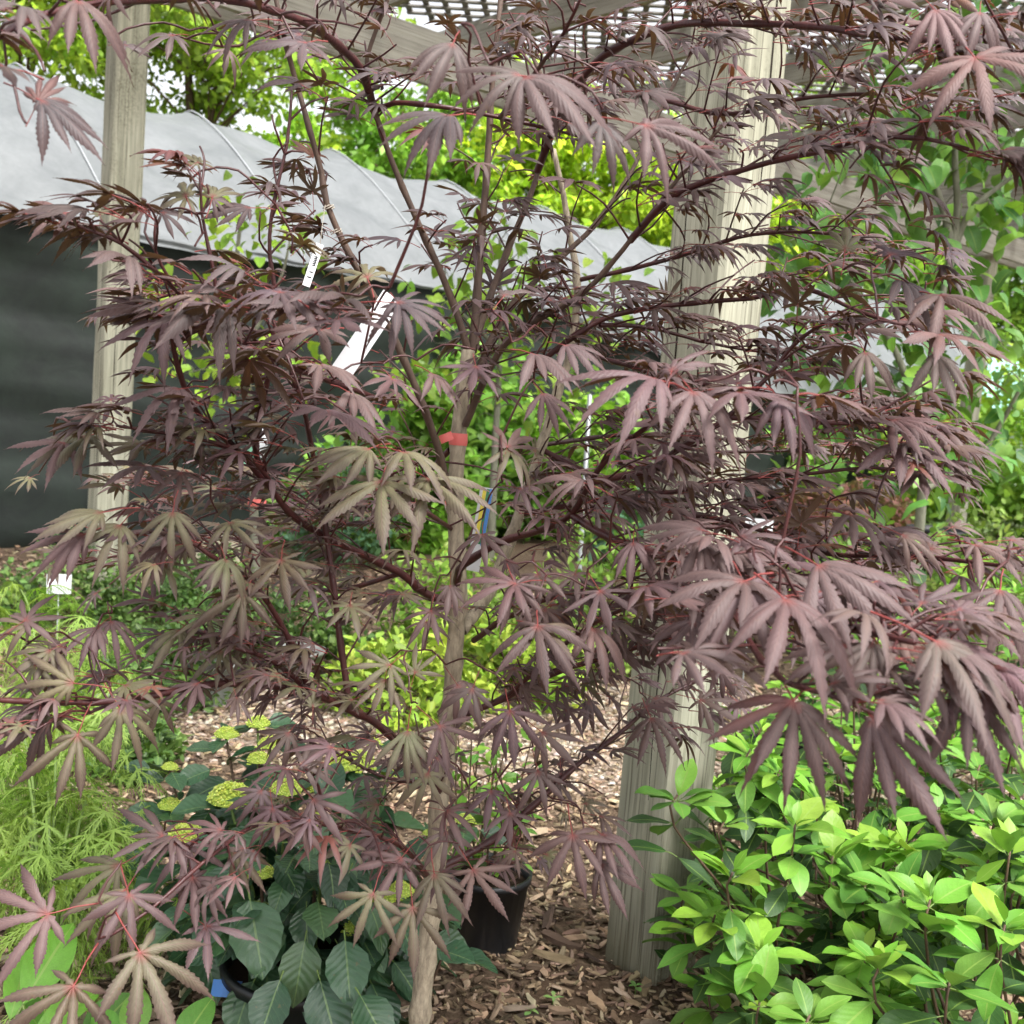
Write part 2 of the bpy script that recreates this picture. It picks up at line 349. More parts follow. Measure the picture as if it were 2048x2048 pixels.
def rv(r, n): d = r.normal(0, 1, (n, 3)); return d/np.linalg.norm(d, axis=1)[:, None]
def cloud(P, D, Nn, sc, C, tm):
    """one leaf shape at many places, as arrays"""
    D = D/np.linalg.norm(D, axis=1)[:, None]; Nn = Nn-D*(D*Nn).sum(1)[:, None]; Nn = Nn/np.linalg.norm(Nn, axis=1)[:, None]; X = np.cross(D, Nn)
    V, Q, A, mi = tm; sc = np.asarray(sc)[:, None, None]
    Pw = P[:, None]+sc*(V[None, :, :1]*X[:, None]+V[None, :, 1:2]*D[:, None]+V[None, :, 2:]*Nn[:, None]); n = len(P)
    return Pw.reshape(-1, 3), (Q[None]+(np.arange(n)*len(V))[:, None, None]).reshape(-1, Q.shape[1]), np.tile(A, (n, 1)), np.repeat(C, len(V), 0)
def vcol(r, C, a, b): C = np.asarray(C); return np.maximum(.004, C*(1+r.uniform(-a, a, (len(C), 1)))*(1+r.uniform(-b, b, C.shape)))
MESHCACHE = {}
def scatter(root, hi, lo, items, mo, ms, pet, key, maxobj=300, name='leaf', stuff='foliage', smooth=True):
    """items (matrix, tint, k): the ones that show largest become parts of their own, the rest one part"""
    if not items: return
    P = np.array([it[0][:3, 3] for it in items]); S = np.array([np.linalg.norm(it[0][:3, 1]) for it in items])
    u, v, z = proj(P); vis = (u > -150) & (u < 2200) & (v > -150) & (v < 2200)
    order = np.argsort(-(S/z*vis)); near = order[:maxobj]; rest = order[maxobj:]
    for i in near:
        it = items[i]; k = it[2] % len(hi)
        if (key, k) not in MESHCACHE:
            V, Q, A, mi = hi[k]; MESHCACHE[(key, k)] = mesh(name, V, Q, [mo, pet], {'lf': A}, mi, smooth)
        obj(name, MESHCACHE[(key, k)], root, M=it[0], color=it[1])
    if len(rest):
        V, Q, A, C, mi = join(lo, [items[i] for i in rest])
        o = obj(stuff, mesh(stuff, V, Q, [ms, pet], {'lf': A, 'tint': C}, mi, smooth), root); o['kind'] = 'stuff'
def vary(c, a=.15, b=.08):
    k = 1+random.uniform(-a, a); return tuple(max(.004, x*k*(1+random.uniform(-b, b))) for x in c)
UP = np.array([0, 0, 1.0])
# ================================================================== ground
def groundmat():
    m, N, L, P = M('mulch_ground'); tc = nd(N, 'ShaderNodeTexCoord'); o = tc.outputs['Object']
    a = noise(N, L, o, 38, 6, .7); b = noise(N, L, o, 1.3, 3); c = noise(N, L, o, 9, 4, .6)
    col = ramp(N, L, a, [(.3, (.04, .027, .018)), (.5, (.13, .092, .062)), (.7, (.28, .21, .145))])
    col = mixc(N, L, ramp(N, L, b, [(.42, (0, 0, 0)), (.6, (1, 1, 1))]), col, mixc(N, L, c, (.05, .03, .02), (.15, .10, .065)))
    L.new(col, P.inputs['Base Color']); P.inputs['Roughness'].default_value = .95; P.inputs['Specular IOR Level'].default_value = .15
    bump(N, L, a, .8, .02, P); return m
ground = obj('ground', mesh('ground', [(-150, -60, 0), (150, -60, 0), (150, 240, 0), (-150, 240, 0)], [(0, 1, 2, 3)], [groundmat()]))
tag(ground, 'brown wood chip mulch covering the nursery ground', 'ground', kind='structure'); del ground['category']
def path_mat():
    m, N, L, P = M('pale_gravel'); tc = nd(N, 'ShaderNodeTexCoord'); o = tc.outputs['Object']
    vo = nd(N, 'ShaderNodeTexVoronoi'); vo.inputs['Scale'].default_value = 55; L.new(o, vo.inputs['Vector'])
    hs_ = nd(N, 'ShaderNodeSeparateColor'); L.new(vo.outputs['Color'], hs_.inputs[0])
    col = ramp(N, L, hs_.outputs[0], [(0, (.14, .10, .07)), (.5, (.26, .19, .14)), (1, (.42, .35, .28))])
    L.new(col, P.inputs['Base Color']); P.inputs['Roughness'].default_value = .9; bump(N, L, vo.outputs['Distance'], .8, .02, P); return m
gp = obj('gravel_path', mesh('gravel_path', [(-1.5, 3.75, .004), (1.2, 3.35, .004), (4, 3.3, .004), (5, 5.2, .004), (1.1, 4.9, .004), (-1.2, 5.0, .004)], [np.array([(0, 1, 2, 3)]), np.array([(0, 3, 4)]), np.array([(0, 4, 5)])], [path_mat()]))
gp['kind'] = 'structure'; gp['label'] = 'pale pinkish gravel path beyond the big post'
# wood chips: real pieces, the largest as parts of the ground
CHIPCOL = [(.38, .28, .18), (.30, .215, .14), (.20, .14, .092), (.12, .083, .055), (.07, .048, .033), (.46, .36, .25), (.25, .18, .12), (.16, .11, .075)]
def chip_mesh(seed):
    r = np.random.default_rng(seed); n = 6
    y = np.linspace(-.5, .5, 4); w = np.array([.55, 1, .9, .45])*r.uniform(.8, 1.2, 4)*.32; ox = r.normal(0, .05, 4); h = r.uniform(.08, .16)
    V = []; 
    for k in range(4):
        for sx, z in ((-1, 0), (1, 0), (.8, h), (-.75, h*r.uniform(.6, 1.2))): V.append((ox[k]+sx*w[k]/2, y[k]+r.normal(0, .04), z))
    Q = [(0, 3, 2, 1), (12, 13, 14, 15)]
    for k in range(3):
        for j in range(4): a = k*4+j; b = k*4+(j+1) % 4; Q.append((a, b, b+4, a+4))
    return np.array(V), np.array(Q), np.full((16, 3), .5), np.zeros(14, int)
CH = [chip_mesh(i) for i in range(7)]
chips = []
def chip(x, y, s, cols=CHIPCOL, lift=.012):
    az = random.uniform(0, 6.28); ti = random.gauss(0, .28)
    D = (math.cos(az), math.sin(az), ti); Nn = (random.gauss(0, .35), random.gauss(0, .35), 1)
    return (frame((x, y, random.uniform(.0, lift)), D, Nn, s), vary(random.choice(cols), .25), random.randrange(7))
for i in range(40000):
    y = 1.6+2.5*random.random()**1.15; x = random.uniform(-.62*y-.2, .62*y+.2); chips.append(chip(x, y, random.choice((.008, .011, .015, .02, .026, .036))*random.uniform(.7, 1.4)))
for i in range(170):
    y = random.uniform(1.7, 3.2); x = random.uniform(-.5*y, .5*y); chips.append(chip(x, y, random.uniform(.05, .095), lift=.02))
for i in range(7000):
    y = random.uniform(4.0, 7.5); x = random.uniform(-.55*y, .5*y); chips.append(chip(x, y, random.uniform(.03, .06)))
MAT['chip'] = tintmat('wood_chip', src='obj'); MAT['chip_s'] = tintmat('wood_chips')
scatter(ground, CH, CH, chips, MAT['chip'], MAT['chip_s'], MAT['chip'], 'chip', 280, 'wood_chip', 'wood_chips', False)
peb = []
PEBC = [(.34, .26, .19), (.45, .38, .30), (.24, .175, .125), (.52, .46, .38), (.29, .21, .15)]
def pebble_mesh(seed):
    r = np.random.default_rng(seed); V = np.array([(1, 0, 0), (-1, 0, 0), (0, 1, 0), (0, -1, 0), (0, 0, .6), (0, 0, -.6), (.65, .65, .3), (-.65, .65, .3), (.65, -.65, .3), (-.65, -.65, .3)])*.5*r.uniform(.8, 1.2, (10, 1))
    T = [(4, 6, 7), (4, 7, 9), (4, 9, 8), (4, 8, 6), (6, 0, 2), (6, 2, 7), (7, 2, 1), (7, 1, 9), (9, 1, 3), (9, 3, 8), (8, 3, 0), (8, 0, 6)]
    return V, np.array(T), np.full((10, 3), .5), np.zeros(12, int)
PE = [pebble_mesh(i) for i in range(4)]
for i in range(9000):
    t = random.random(); x = random.uniform(-1.3, 3); y = random.uniform(3.45, 4.95); peb.append((frame((x, y, .006), (random.gauss(0, 1), random.gauss(0, 1), 0.01), (random.gauss(0, .3), random.gauss(0, .3), 1), random.uniform(.012, .03)), vary(random.choice(PEBC), .2), i % 4))
scatter(gp, PE, PE, peb, MAT['chip'], MAT['chip_s'], MAT['chip'], 'peb', 0, 'pebble', 'gravel')
# ================================================================== pergola
AZ = math.radians(48.3); E1 = np.array([math.sin(AZ), math.cos(AZ), 0]); E2 = np.array([math.cos(AZ), -math.sin(AZ), 0])
RB = np.stack([E1, E2*-1, UP], 1)           # local x along the long beams, y away from the camera side
P0 = np.array([-2.054, 5.56, 0]); PR = np.array([.395, 2.40, 0])      # back-left post, near post
ZB, HB, HR = 3.1, .235, .184; ZR = ZB+HB; WID = 4.03
perg = thing('pergola', 'weathered timber pergola with square posts and a lattice roof', 'pergola', P0)
def post(p, top, w=.155, seed=0):
    r = np.random.default_rng(seed); n = 14; zs = np.linspace(-.05, top, n); h = w/2; c = .012
    pr = np.array([(-h+c, -h), (h-c, -h), (h, -h+c), (h, h-c), (h-c, h), (-h+c, h), (-h, h-c), (-h, -h+c)]); mb = MB(); V = []
    for z in zs: V.append(np.hstack([pr+r.normal(0, .0012, pr.shape), np.full((8, 1), z)]))
    k = np.arange(8); k2 = (k+1) % 8
    Q = np.concatenate([np.stack([i*8+k, i*8+k2, (i+1)*8+k2, (i+1)*8+k], 1) for i in range(n-1)])
    V = np.concatenate(V); mb.add(V, Q); mb.add(V[-8:], T=np.array([(0, i, i+1) for i in range(1, 7)]))
    m = np.eye(4); m[:3, :3] = RB; m[:3, 3] = p
    o = obj('post', mb.me('post', [MAT['post']], smooth=False), perg, M=m)
    # long drying checks, cut as narrow dark grooves
    ck = MB()
    for j in range(3):
        x = r.uniform(-.04, .04); z0 = r.uniform(.2, 1.6); ln = r.uniform(.8, 1.7); side = j % 2; pts = np.linspace(0, 1, 9); V = []
        for t in pts:
            hw = .0028*math.sin(math.pi*min(.97, max(.03, t)))*r.uniform(.6, 1.3); xx = x+.006*math.sin(t*5+j)+.01*t
            for sg in (-1, 1): V.append((xx+sg*hw, -h-.0006, z0+t*ln) if side else (-h-.0006, xx+sg*hw, z0+t*ln))
        q = np.array([(2*i, 2*i+1, 2*i+3, 2*i+2) for i in range(8)]); ck.add(V, q)
    g = obj('drying_crack', ck.me('drying_crack', [MAT['crack']], False), o); g.location = (0, 0, 0); return o
MAT['crack'] = plain('crack_dark', (.025, .02, .015), .95, .1)
post(P0, ZB, seed=1); post(PR, ZB, seed=2); post(P0+E1*9.0, ZB, seed=3); post(P0+E1*4.6, ZB, seed=4) if False else None
def plank(name, a, b, z, h, th, mat, parent=perg):
    d = nrm(b-a); L = np.linalg.norm(b-a); Y = np.cross(UP, d); R = np.stack([Y, UP, d], 1)    # local z along the board so the grain follows it
    mb = MB(); n = 10; V = []
    for t in np.linspace(0, L, n):
        for x, y in ((-th/2, 0), (th/2, 0), (th/2, h), (-th/2, h)): V.append((x+rng.normal(0, .001), y+rng.normal(0, .0015), t))
    Q = [(i*4+j, i*4+(j+1) % 4, i*4+4+(j+1) % 4, i*4+4+j) for i in range(n-1) for j in range(4)]+[(0, 3, 2, 1), (n*4-4, n*4-3, n*4-2, n*4-1)]
    mb.add(V, np.array(Q)); m = np.eye(4); m[:3, :3] = R; m[:3, 3] = (a[0], a[1], z)
    return obj(name, mb.me(name, [mat], False), parent, M=m)
for off in (-.10, .10): plank('beam', P0+E1*-1.2+E2*off, P0+E1*12.2+E2*off, ZB-.12 if False else ZB, HB, .04, MAT['beam'])
for off in (-.10, .10): plank('beam', P0+E1*-1.2+E2*(WID+off), P0+E1*12.2+E2*(WID+off), ZB, HB, .04, MAT['beam'])
s2 = float(np.dot((G(1700, 150, ZR)-P0), E1))
k0 = int((s2+1.0)/.79)
for i in range(17):
    s = s2+(i-k0)*.79
    if s > 12: break
    plank('rafter', P0+E1*s+E2*-.45, P0+E1*s+E2*(WID+.45), ZR+.002, HR, .04, MAT['beam'])
slat = MB().box((0, 0, 0), (1, 1, 1)).me('lattice_slat', [MAT['lattice']], False)
def slats(sgn, z):
    d = nrm(E1+sgn*E2); n = nrm(E1-sgn*E2); x0, x1, y0, y1 = -1.1, 12.0, -.25, WID+.25; pitch = .118
    ks = [np.dot(P0*0+E1*a+E2*b, n) for a in (x0, x1) for b in (y0, y1)]
    c = min(ks)+.06
    while c < max(ks):
        # clip the line n.p = c against the roof rectangle
        lo, hi = -1e9, 1e9; base = n*c
        for e, a, b in ((E1, x0, x1), (E2, y0, y1)):
            o_, dd = np.dot(base, e), np.dot(d, e); t0, t1 = sorted(((a-o_)/dd, (b-o_)/dd)); lo = max(lo, t0); hi = min(hi, t1)
        if hi-lo > .15:
            mid = base+d*(lo+hi)/2+P0; m = np.eye(4); m[:3, 0] = d*(hi-lo); m[:3, 1] = n*.036; m[:3, 2] = UP*.010; m[:3, 3] = (mid[0], mid[1], z)
            u, v, zz = proj(np.array([base+d*t+P0+UP*z for t in np.linspace(lo, hi, 30)]))
            if ((u > -200) & (u < 2250) & (v > -260) & (zz > .3)).any(): obj('lattice_slat', slat, perg, M=m)
        c += pitch
slats(1, ZR+HR+.012); slats(-1, ZR+HR+.026)
# small metal hanger plate on a rafter
# ================================================================== shade tunnel
RA = np.array([-4.336, 9.01, 0]); TA = math.radians(43.6); T1 = np.array([math.sin(TA), math.cos(TA), 0]); T2 = np.array([math.cos(TA), -math.sin(TA), 0])
tun = thing('shade_tunnel', 'low shade cloth tunnel with sky light put into its roof colour and a dark side wall behind the left post', 'tunnel', RA+T2*1.9)
def cloth(name, col, col2, rough, trans, weave=True):
    m, N, L, P = M(name); tc = nd(N, 'ShaderNodeTexCoord'); o = tc.outputs['Object']
    f = noise(N, L, o, 2.2, 6, .7, .6); g = noise(N, L, o, 14, 4, .7)
    c = mixc(N, L, ramp(N, L, f, [(.35, (0, 0, 0)), (.7, (1, 1, 1))]), col, col2); c = mixc(N, L, mth(N, L, 'MULTIPLY', g, .35), c, tuple(.6*x for x in col))
    L.new(c, P.inputs['Base Color']); P.inputs['Roughness'].default_value = rough; P.inputs['Specular IOR Level'].default_value = .5
    mp = nd(N, 'ShaderNodeMapping'); mp.inputs['Rotation'].default_value = (0, 0, -(math.pi/2-math.radians(43.6))); mp.inputs['Scale'].default_value = (.35, 2.2, 2.2); L.new(o, mp.inputs[0])
    bump(N, L, noise(N, L, mp.outputs[0], 3, 4, .55, .3), .1, .05, P)
    tr = nd(N, 'ShaderNodeBsdfTranslucent'); L.new(c, tr.inputs[0]); mx = nd(N, 'ShaderNodeMixShader'); mx.inputs[0].default_value = trans
    L.new(P.outputs[0], mx.inputs[1]); L.new(tr.outputs[0], mx.inputs[2]); L.new(mx.outputs[0], N['Material Output'].inputs[0]); return m
MAT['roofcloth'] = cloth('sky_lit_shade_cloth', (.20, .215, .22), (.31, .325, .33), .5, .35); MAT['wallcloth'] = cloth('black_shade_cloth', (.006, .009, .008), (.019, .031, .022), .7, .06)  # roof and wall one cloth; the roof's sky sheen is put into its colour
def tunsec(w, ridge=3.6, eave=2.22, hw=1.93):
    # w 0..1 from the near eave over the ridge to the far eave
    x = 1-2*w; z = eave+(ridge-eave)*(1-abs(x)**1.35); return x*hw, z
hs_t = np.arange(-3.0, 26, 1.55)
def roofmesh():
    ns, nw = 380, 60; S = np.linspace(-3.0, 24, ns); Wv = np.linspace(0, 1, nw); V = np.zeros((ns, nw, 3)); r = np.random.default_rng(3)
    ph = r.uniform(0, 6, 60)
    for i, s in enumerate(S):
        t = ((s+3.0) % 1.55)/1.55; k = int((s+3.0)//1.55); sag = math.sin(math.pi*t)**.7
        for j, w in enumerate(Wv):
            x, z = tunsec(w); e = 1-abs(1-2*w)
            dz = -.085*sag*(.35+e)+.03*sag*math.sin(w*18+t*5+ph[k])+.015*math.sin(s*7+w*30+ph[k])*sag+.012*math.sin(w*55-s*3+ph[k+1])*sag
            V[i, j] = RA+T1*s+T2*x+UP*(z+dz)
    # the cloth hangs over the near eave, lower and lower to the right
    ex = 8; V2 = np.zeros((ns, nw+ex, 3)); V2[:, ex:] = V
    for i, s in enumerate(S):
        drop = .06+max(0, min(.95, (s-4.2)*.13))+.03*math.sin(s*2.1)
        for j in range(ex): V2[i, j] = V[i, 0]+T2*(.05*(1-j/ex)+.05)*min(1, (ex-j)/2)+T2*.02*math.sin(s*6+j)-UP*drop*(1-j/ex)
    V = V2; nw += ex
    a = np.arange(ns*nw).reshape(ns, nw); Q = np.stack([a[:-1, :-1], a[1:, :-1], a[1:, 1:], a[:-1, 1:]], -1).reshape(-1, 4); return mesh('roof_cloth', V.reshape(-1, 3), Q, [MAT['roofcloth']])
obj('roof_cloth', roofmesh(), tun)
def wallmesh(side):
    ns, nz = 260, 24; V = np.zeros((ns, nz, 3)); S = np.linspace(-3, 24, ns)
    for i, s in enumerate(S):
        t = ((s+3.0) % 1.55)/1.55
        for j, f in enumerate(np.linspace(0, 1, nz)):
            y = 1.93*side+side*(.03-.09*math.sin(math.pi*t)*math.sin(math.pi*f)+.02*math.sin(f*16+s*2.2)+.012*math.sin(s*9+f*5)+.014*math.sin(f*43+1.7*math.sin(s*1.3))+.008*math.sin(f*71+s*4)); z = 2.20*f-.02+.02*(f == 0)
            V[i, j] = RA+T1*s+T2*y+UP*z
    a = np.arange(ns*nz).reshape(ns, nz); Q = np.stack([a[:-1, :-1], a[1:, :-1], a[1:, 1:], a[:-1, 1:]], -1).reshape(-1, 4); return mesh('wall_cloth', V.reshape(-1, 3), Q, [MAT['wallcloth']])
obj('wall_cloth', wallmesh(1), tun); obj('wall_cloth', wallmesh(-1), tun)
MAT['steel'] = plain('galvanised_tube', (.45, .46, .47), .4, .5, .1, 20, .7)
MAT['seam'] = plain('pale_seam_tape', (.30, .31, .32), .6, .3, .1)
for s in hs_t[:18]:
    sm = MB(); sm.tube([RA+T1*s+T2*tunsec(w)[0]+UP*(tunsec(w)[1]+.006) for w in np.linspace(0.0, .62, 24)], .008, 5); obj('seam', sm.me('seam', [MAT['seam']]), tun)
    mb = MB(); P = [RA+T1*s+T2*(1.90)+UP*0]+[RA+T1*s+T2*(tunsec(w)[0]*.985)+UP*(tunsec(w)[1]-.03) for w in np.linspace(0, 1, 21)]+[RA+T1*s+T2*-1.90]
    mb.tube(P, .02, 6); obj('hoop', mb.me('hoop', [MAT['steel']]), tun)
# ================================================================== trees beyond
SM = [tmpl_small(1.0), tmpl_small(1.5)]
def tree(name, label, cat, base, height, rad, col, nclump, nleaf, leaf, trunk_r=.12, z0=.35, seed=0, group=None, bark='brownstem', ex=None):
    r = np.random.default_rng(seed); base = np.asarray(base, float); t = thing(name, label, cat, base, group)
    mb = MB(); P = smoothpath([base-UP*.05, base+UP*height*.3+r.normal(0, .1, 3), base+UP*height*.6+r.normal(0, .2, 3)*[1, 1, 0], base+UP*height*.92], .3)
    mb.tube(P, np.linspace(trunk_r, trunk_r*.2, len(P)), 8); obj('trunk', mb.me('trunk', [MAT[bark]]), t)
    items = []; lb = MB()
    for c in range(nclump):
        d = nrm(r.normal(0, 1, 3)); q = r.random()**.45
        zc = z0*height+(1-z0)*height*.5; c0 = base+UP*zc+d*q*np.array([rad, rad, (1-z0)*height*.52])
        st = base+UP*np.clip(c0[2]-base[2]-.35*rad, .2*height, .9*height)
        if c % 3 == 0:
            lp = smoothpath([st, (st+c0)/2+UP*.05*height*r.random(), c0], .4); lb.tube(lp, trunk_r*.22*np.linspace(1, .25, len(lp)), 4)
        cr = rad*r.uniform(.14, .3); cc = vary(col, .28, .1); n = nleaf
        items.append((c0+rv(r, n)*(cr*r.random(n)**.5)[:, None]*np.array([1, 1, .6]), np.tile(cc, (n, 1))))
    if lb.n: obj('limbs', lb.me('limbs', [MAT[bark]]), t)['kind'] = 'stuff'
    Pp = np.concatenate([i[0] for i in items]); Cc = vcol(r, np.concatenate([i[1] for i in items]), .2, .06); n = len(Pp)
    V, Q, A, C = cloud(Pp, rv(r, n)+np.array([0, 0, -.5]), r.normal(0, .6, (n, 3))+UP, leaf*r.uniform(.6, 1.3, n), Cc, SM[0])
    o = obj('crown', mesh('crown', V, Q, [MAT['gleaf_s']], {'lf': A, 'tint': C}), t); o['kind'] = 'stuff'
    return t
BT = 'trees beyond the shade tunnel'
LG, YG, MG = (.40, .60, .05), (.50, .68, .04), (.24, .44, .05)
tree('broadleaf_tree', 'tall light green tree at the left edge behind the shade tunnel', 'tree', (-8.0, 17.5, 0), 11, 3.2, LG, 187, 112, 0.17, seed=1, group=BT)
tree('broadleaf_tree', 'tall light green tree rising behind the left pergola post', 'tree', (-5.0, 17.0, 0), 10.5, 2.5, LG, 187, 112, 0.17, seed=2, group=BT)
tree('broadleaf_tree', 'lower bright green tree just right of the bright gap of sky', 'tree', (-2.4, 19.5, 0), 6.6, 1.9, MG, 112, 96, 0.17, seed=3, group=BT)
tree('broadleaf_tree', 'yellow green tree above the tunnel roof behind the maple leaders', 'tree', (.3, 21, 0), 7.4, 2.6, YG, 175, 112, 0.19, seed=4, group=BT)
tree('broadleaf_tree', 'yellow green tree seen under the pergola beam beside the near post', 'tree', (3.4, 23, 0), 7.2, 2.6, YG, 175, 112, 0.19, seed=5, group=BT)
tree('broadleaf_tree', 'distant green tree behind the pergola at the right', 'tree', (8.5, 24, 0), 8, 3.2, MG, 175, 112, 0.20, seed=6, group=BT)
tree('broadleaf_tree', 'distant green tree at the far right edge under the beam', 'tree', (13, 24, 0), 8, 3.4, LG, 175, 112, 0.20, seed=8, group=BT)
tree('broadleaf_tree', 'tree peeping over the lattice roof behind the near post', 'tree', (6, 30, 0), 11, 3.4, LG, 150, 96, 0.22, seed=9, group=BT)
# ================================================================== the red maple
MB0 = np.array([W(816, 2250, 1.75)[0], 1.75, 0])
maple = thing('japanese_maple', 'purple leaved japanese maple with a slim tan trunk in the middle of the picture', 'tree', MB0)
BR = []                                       # (path, radii)
def limb(pts, r0, r1, mat='branch', name='branch', nodes=True, fill=1.0, sides=8):
    P = smoothpath([W(*p) for p in pts], .02); n = len(P); P = P+np.cumsum(rng.normal(0, .0006, P.shape), 0)*.6
    rad = np.linspace(r0, r1, n)
    if nodes:
        for k in range(4, n-2, max(4, int(.07/.02))): rad[k] *= 1.22
    mb = MB(); mb.tube(P, rad, sides); obj(name, mb.me(name, [MAT[mat]]), maple); BR.append((P, r1, fill)); return P
T = 1.75
trunk = limb([(814, 2300, T), (840, 2048, T), (866, 1800, T), (884, 1600, T), (905, 1450, T), (916, 1300, T), (926, 1180, T), (918, 1000, T), (926, 850, T), (945, 700, T)], .0182, .0115, 'bark', 'trunk', True, 0, 12)
limb([(945, 705, T), (955, 600, T), (962, 500, T), (975, 350, T), (985, 200, T-.01), (996, 60, T-.02), (1010, -60, T)], .007, .0032, 'limb', fill=.8)
limb([(940, 712, T), (897, 580, T-.03), (843, 460, T-.06), (796, 351, T-.08), (763, 268, T-.1), (740, 180, T-.12), (734, 120, T-.12), (778, 0, T-.14), (800, -60, T-.15)], .006, .0026, 'limb', fill=.8)
limb([(950, 690, T), (995, 554, T+.05), (1042, 435, T+.08), (1075, 344, T+.1), (1097, 254, T+.12), (1104, 200, T+.12), (1060, 90, T+.15), (1075, -30, T+.15)], .006, .0026, 'limb', fill=.8)
limb([(935, 790, T), (998, 648, T+.02), (1060, 571, T+.04), (1149, 491, T+.06), (1192, 448, T+.06), (1260, 350, T+.08), (1330, 200, T+.1), (1390, 90, T+.1)], .006, .0024, 'limb', fill=1)
limb([(930, 850, T-.01), (1010, 690, T-.08), (1165, 587, T-.15), (1260, 482, T-.2), (1307, 420, T-.22), (1380, 330, T-.25), (1450, 250, T-.28)], .006, .0022, 'limb', fill=1)
limb([(922, 1260, T+.01), (980, 1180, T+.07), (1040, 1030, T+.1), (1086, 890, T+.13), (1123, 764, T+.15), (1146, 699, T+.15), (1157, 560, T+.16), (1143, 471, T+.17), (1130, 390, T+.17), (1110, 300, T+.17)], .0115, .0045, 'bark', fill=.7)
limb([(905, 1010, T-.01), (860, 850, T-.08), (770, 640, T-.14), (696, 507, T-.18), (652, 406, T-.2), (641, 344, T-.2), (616, 254, T-.22), (594, 174, T-.22), (569, 90, T-.24), (540, -40, T-.25)], .0062, .003, 'limb', fill=.7)
# lower and side limbs
limb([(920, 1215, T), (850, 1187, T-.05), (803, 1147, T-.09), (699, 1097, T-.15), (645, 1071, T-.19), (580, 1028, T-.23), (536, 970, T-.27), (460, 886, T-.32), (406, 839, T-.36), (373, 781, T-.4), (350, 700, T-.43), (345, 650, T-.45)], .007, .0028)
limb([(700, 1420, T-.2), (677, 1260, T-.2), (648, 1060, T-.2), (623, 915, T-.22), (609, 836, T-.24), (580, 749, T-.26), (560, 640, T-.28), (533, 471, T-.3), (565, 279, T-.3), (572, 180, T-.3)], .005, .0018)
limb([(540, 972, T-.27), (522, 934, T-.28), (511, 883, T-.3), (540, 742, T-.34), (552, 640, T-.36)], .005, .0025)
limb([(884, 1590, T), (843, 1533, T-.06), (760, 1450, T-.12), (700, 1416, T-.18), (616, 1374, T-.24), (572, 1366, T-.27), (427, 1362, T-.36), (254, 1395, T-.46), (116, 1400, T-.52), (-40, 1392, T-.58)], .0072, .0028)
limb([(616, 1374, T-.24), (595, 1310, T-.27), (560, 1240, T-.3), (520, 1180, T-.33), (476, 1140, T-.35), (420, 1109, T-.38), (370, 1075, T-.4), (300, 1060, T-.44)], .0048, .002)
limb([(600, 1365, T-.26), (540, 1320, T-.3), (460, 1290, T-.34), (380, 1270, T-.36)], .0038, .002)
limb([(919, 1180, T), (919, 1140, T-.03), (1002, 1086, T-.1), (1079, 1064, T-.16), (1147, 1031, T-.22), (1187, 963, T-.27), (1234, 905, T-.32), (1332, 836, T-.4), (1380, 790, T-.44)], .0068, .0025)
limb([(1147, 1031, T-.22), (1190, 1060, T-.28), (1260, 1090, T-.36), (1330, 1110, T-.44), (1420, 1130, T-.55), (1560, 1190, T-.72), (1680, 1250, T-.82), (1830, 1285, T-.92)], .0055, .0025)
limb([(948, 1281, T), (1017, 1234, T-.1), (1110, 1195, T-.2), (1210, 1185, T-.28), (1310, 1190, T-.36), (1380, 1210, T-.42)], .005, .0022)
limb([(905, 1440, T), (1010, 1395, T-.02), (1115, 1343, T-.04), (1187, 1321, T-.06), (1332, 1278, T-.1), (1457, 1245, T-.14), (1600, 1250, T-.18)], .0056, .0022)
limb([(872, 1740, T), (930, 1710, T+.02), (988, 1678, T+.04), (1080, 1600, T+.06), (1151, 1533, T+.08), (1238, 1468, T+.1), (1320, 1400, T+.14), (1420, 1350, T+.2)], .0068, .0028)
limb([(1075, 344, T+.1), (1130, 210, T+.02), (1193, 127, T-.05), (1248, 90, T-.1), (1326, 59, T-.16), (1404, 47, T-.22), (1613, 50, T-.36), (1741, 68, T-.44), (1869, 82, T-.52), (1982, 99, T-.58), (2080, 120, T-.62)], .0068, .0028)
limb([(1260, 482, T-.2), (1348, 391, T-.26), (1507, 333, T-.34), (1649, 301, T-.42), (1728, 275, T-.46), (1855, 279, T-.54), (1940, 300, T-.58)], .0052, .002)
limb([(1060, 740, T-.08), (1150, 670, T-.1), (1229, 628, T-.1), (1331, 611, T-.12), (1504, 594, T-.16), (1609, 576, T-.2), (1720, 620, T-.26), (1850, 660, T-.32)], .0048, .002)
limb([(1200, 650, T-.1), (1300, 655, T-.06), (1400, 680, T-.04), (1520, 700, T-.04), (1640, 690, T-.05)], .0035, .0016)
limb([(1040, 1030, T+.1), (1200, 1000, T+.05), (1348, 985, T), (1457, 963, T-.05), (1602, 948, T-.1), (1747, 937, T-.14), (1880, 950, T-.18)], .0048, .002)
limb([(1187, 963, T-.27), (1300, 940, T-.3), (1348, 905, T-.3), (1457, 832, T-.32), (1529, 760, T-.34), (1594, 680, T-.36), (1660, 640, T-.4)], .0052, .002)
limb([(1457, 836, T-.32), (1600, 845, T-.38), (1750, 854, T-.44), (1850, 880, T-.48)], .0034, .0018)
limb([(1086, 900, T+.13), (1300, 1010, T), (1480, 1050, T-.15), (1656, 1107, T-.3), (1820, 1111, T-.42), (2036, 1136, T-.55)], .0052, .0022)
limb([(1380, 1215, T-.42), (1598, 1169, T-.35), (1674, 1194, T-.36), (1855, 1270, T-.4), (1990, 1330, T-.44)], .0045, .002)
limb([(1420, 1130, T-.55), (1500, 1290, T-.78), (1551, 1348, T-.84), (1583, 1370, T-.86), (1649, 1388, T-.88), (1739, 1428, T-.9)], .0042, .0018)
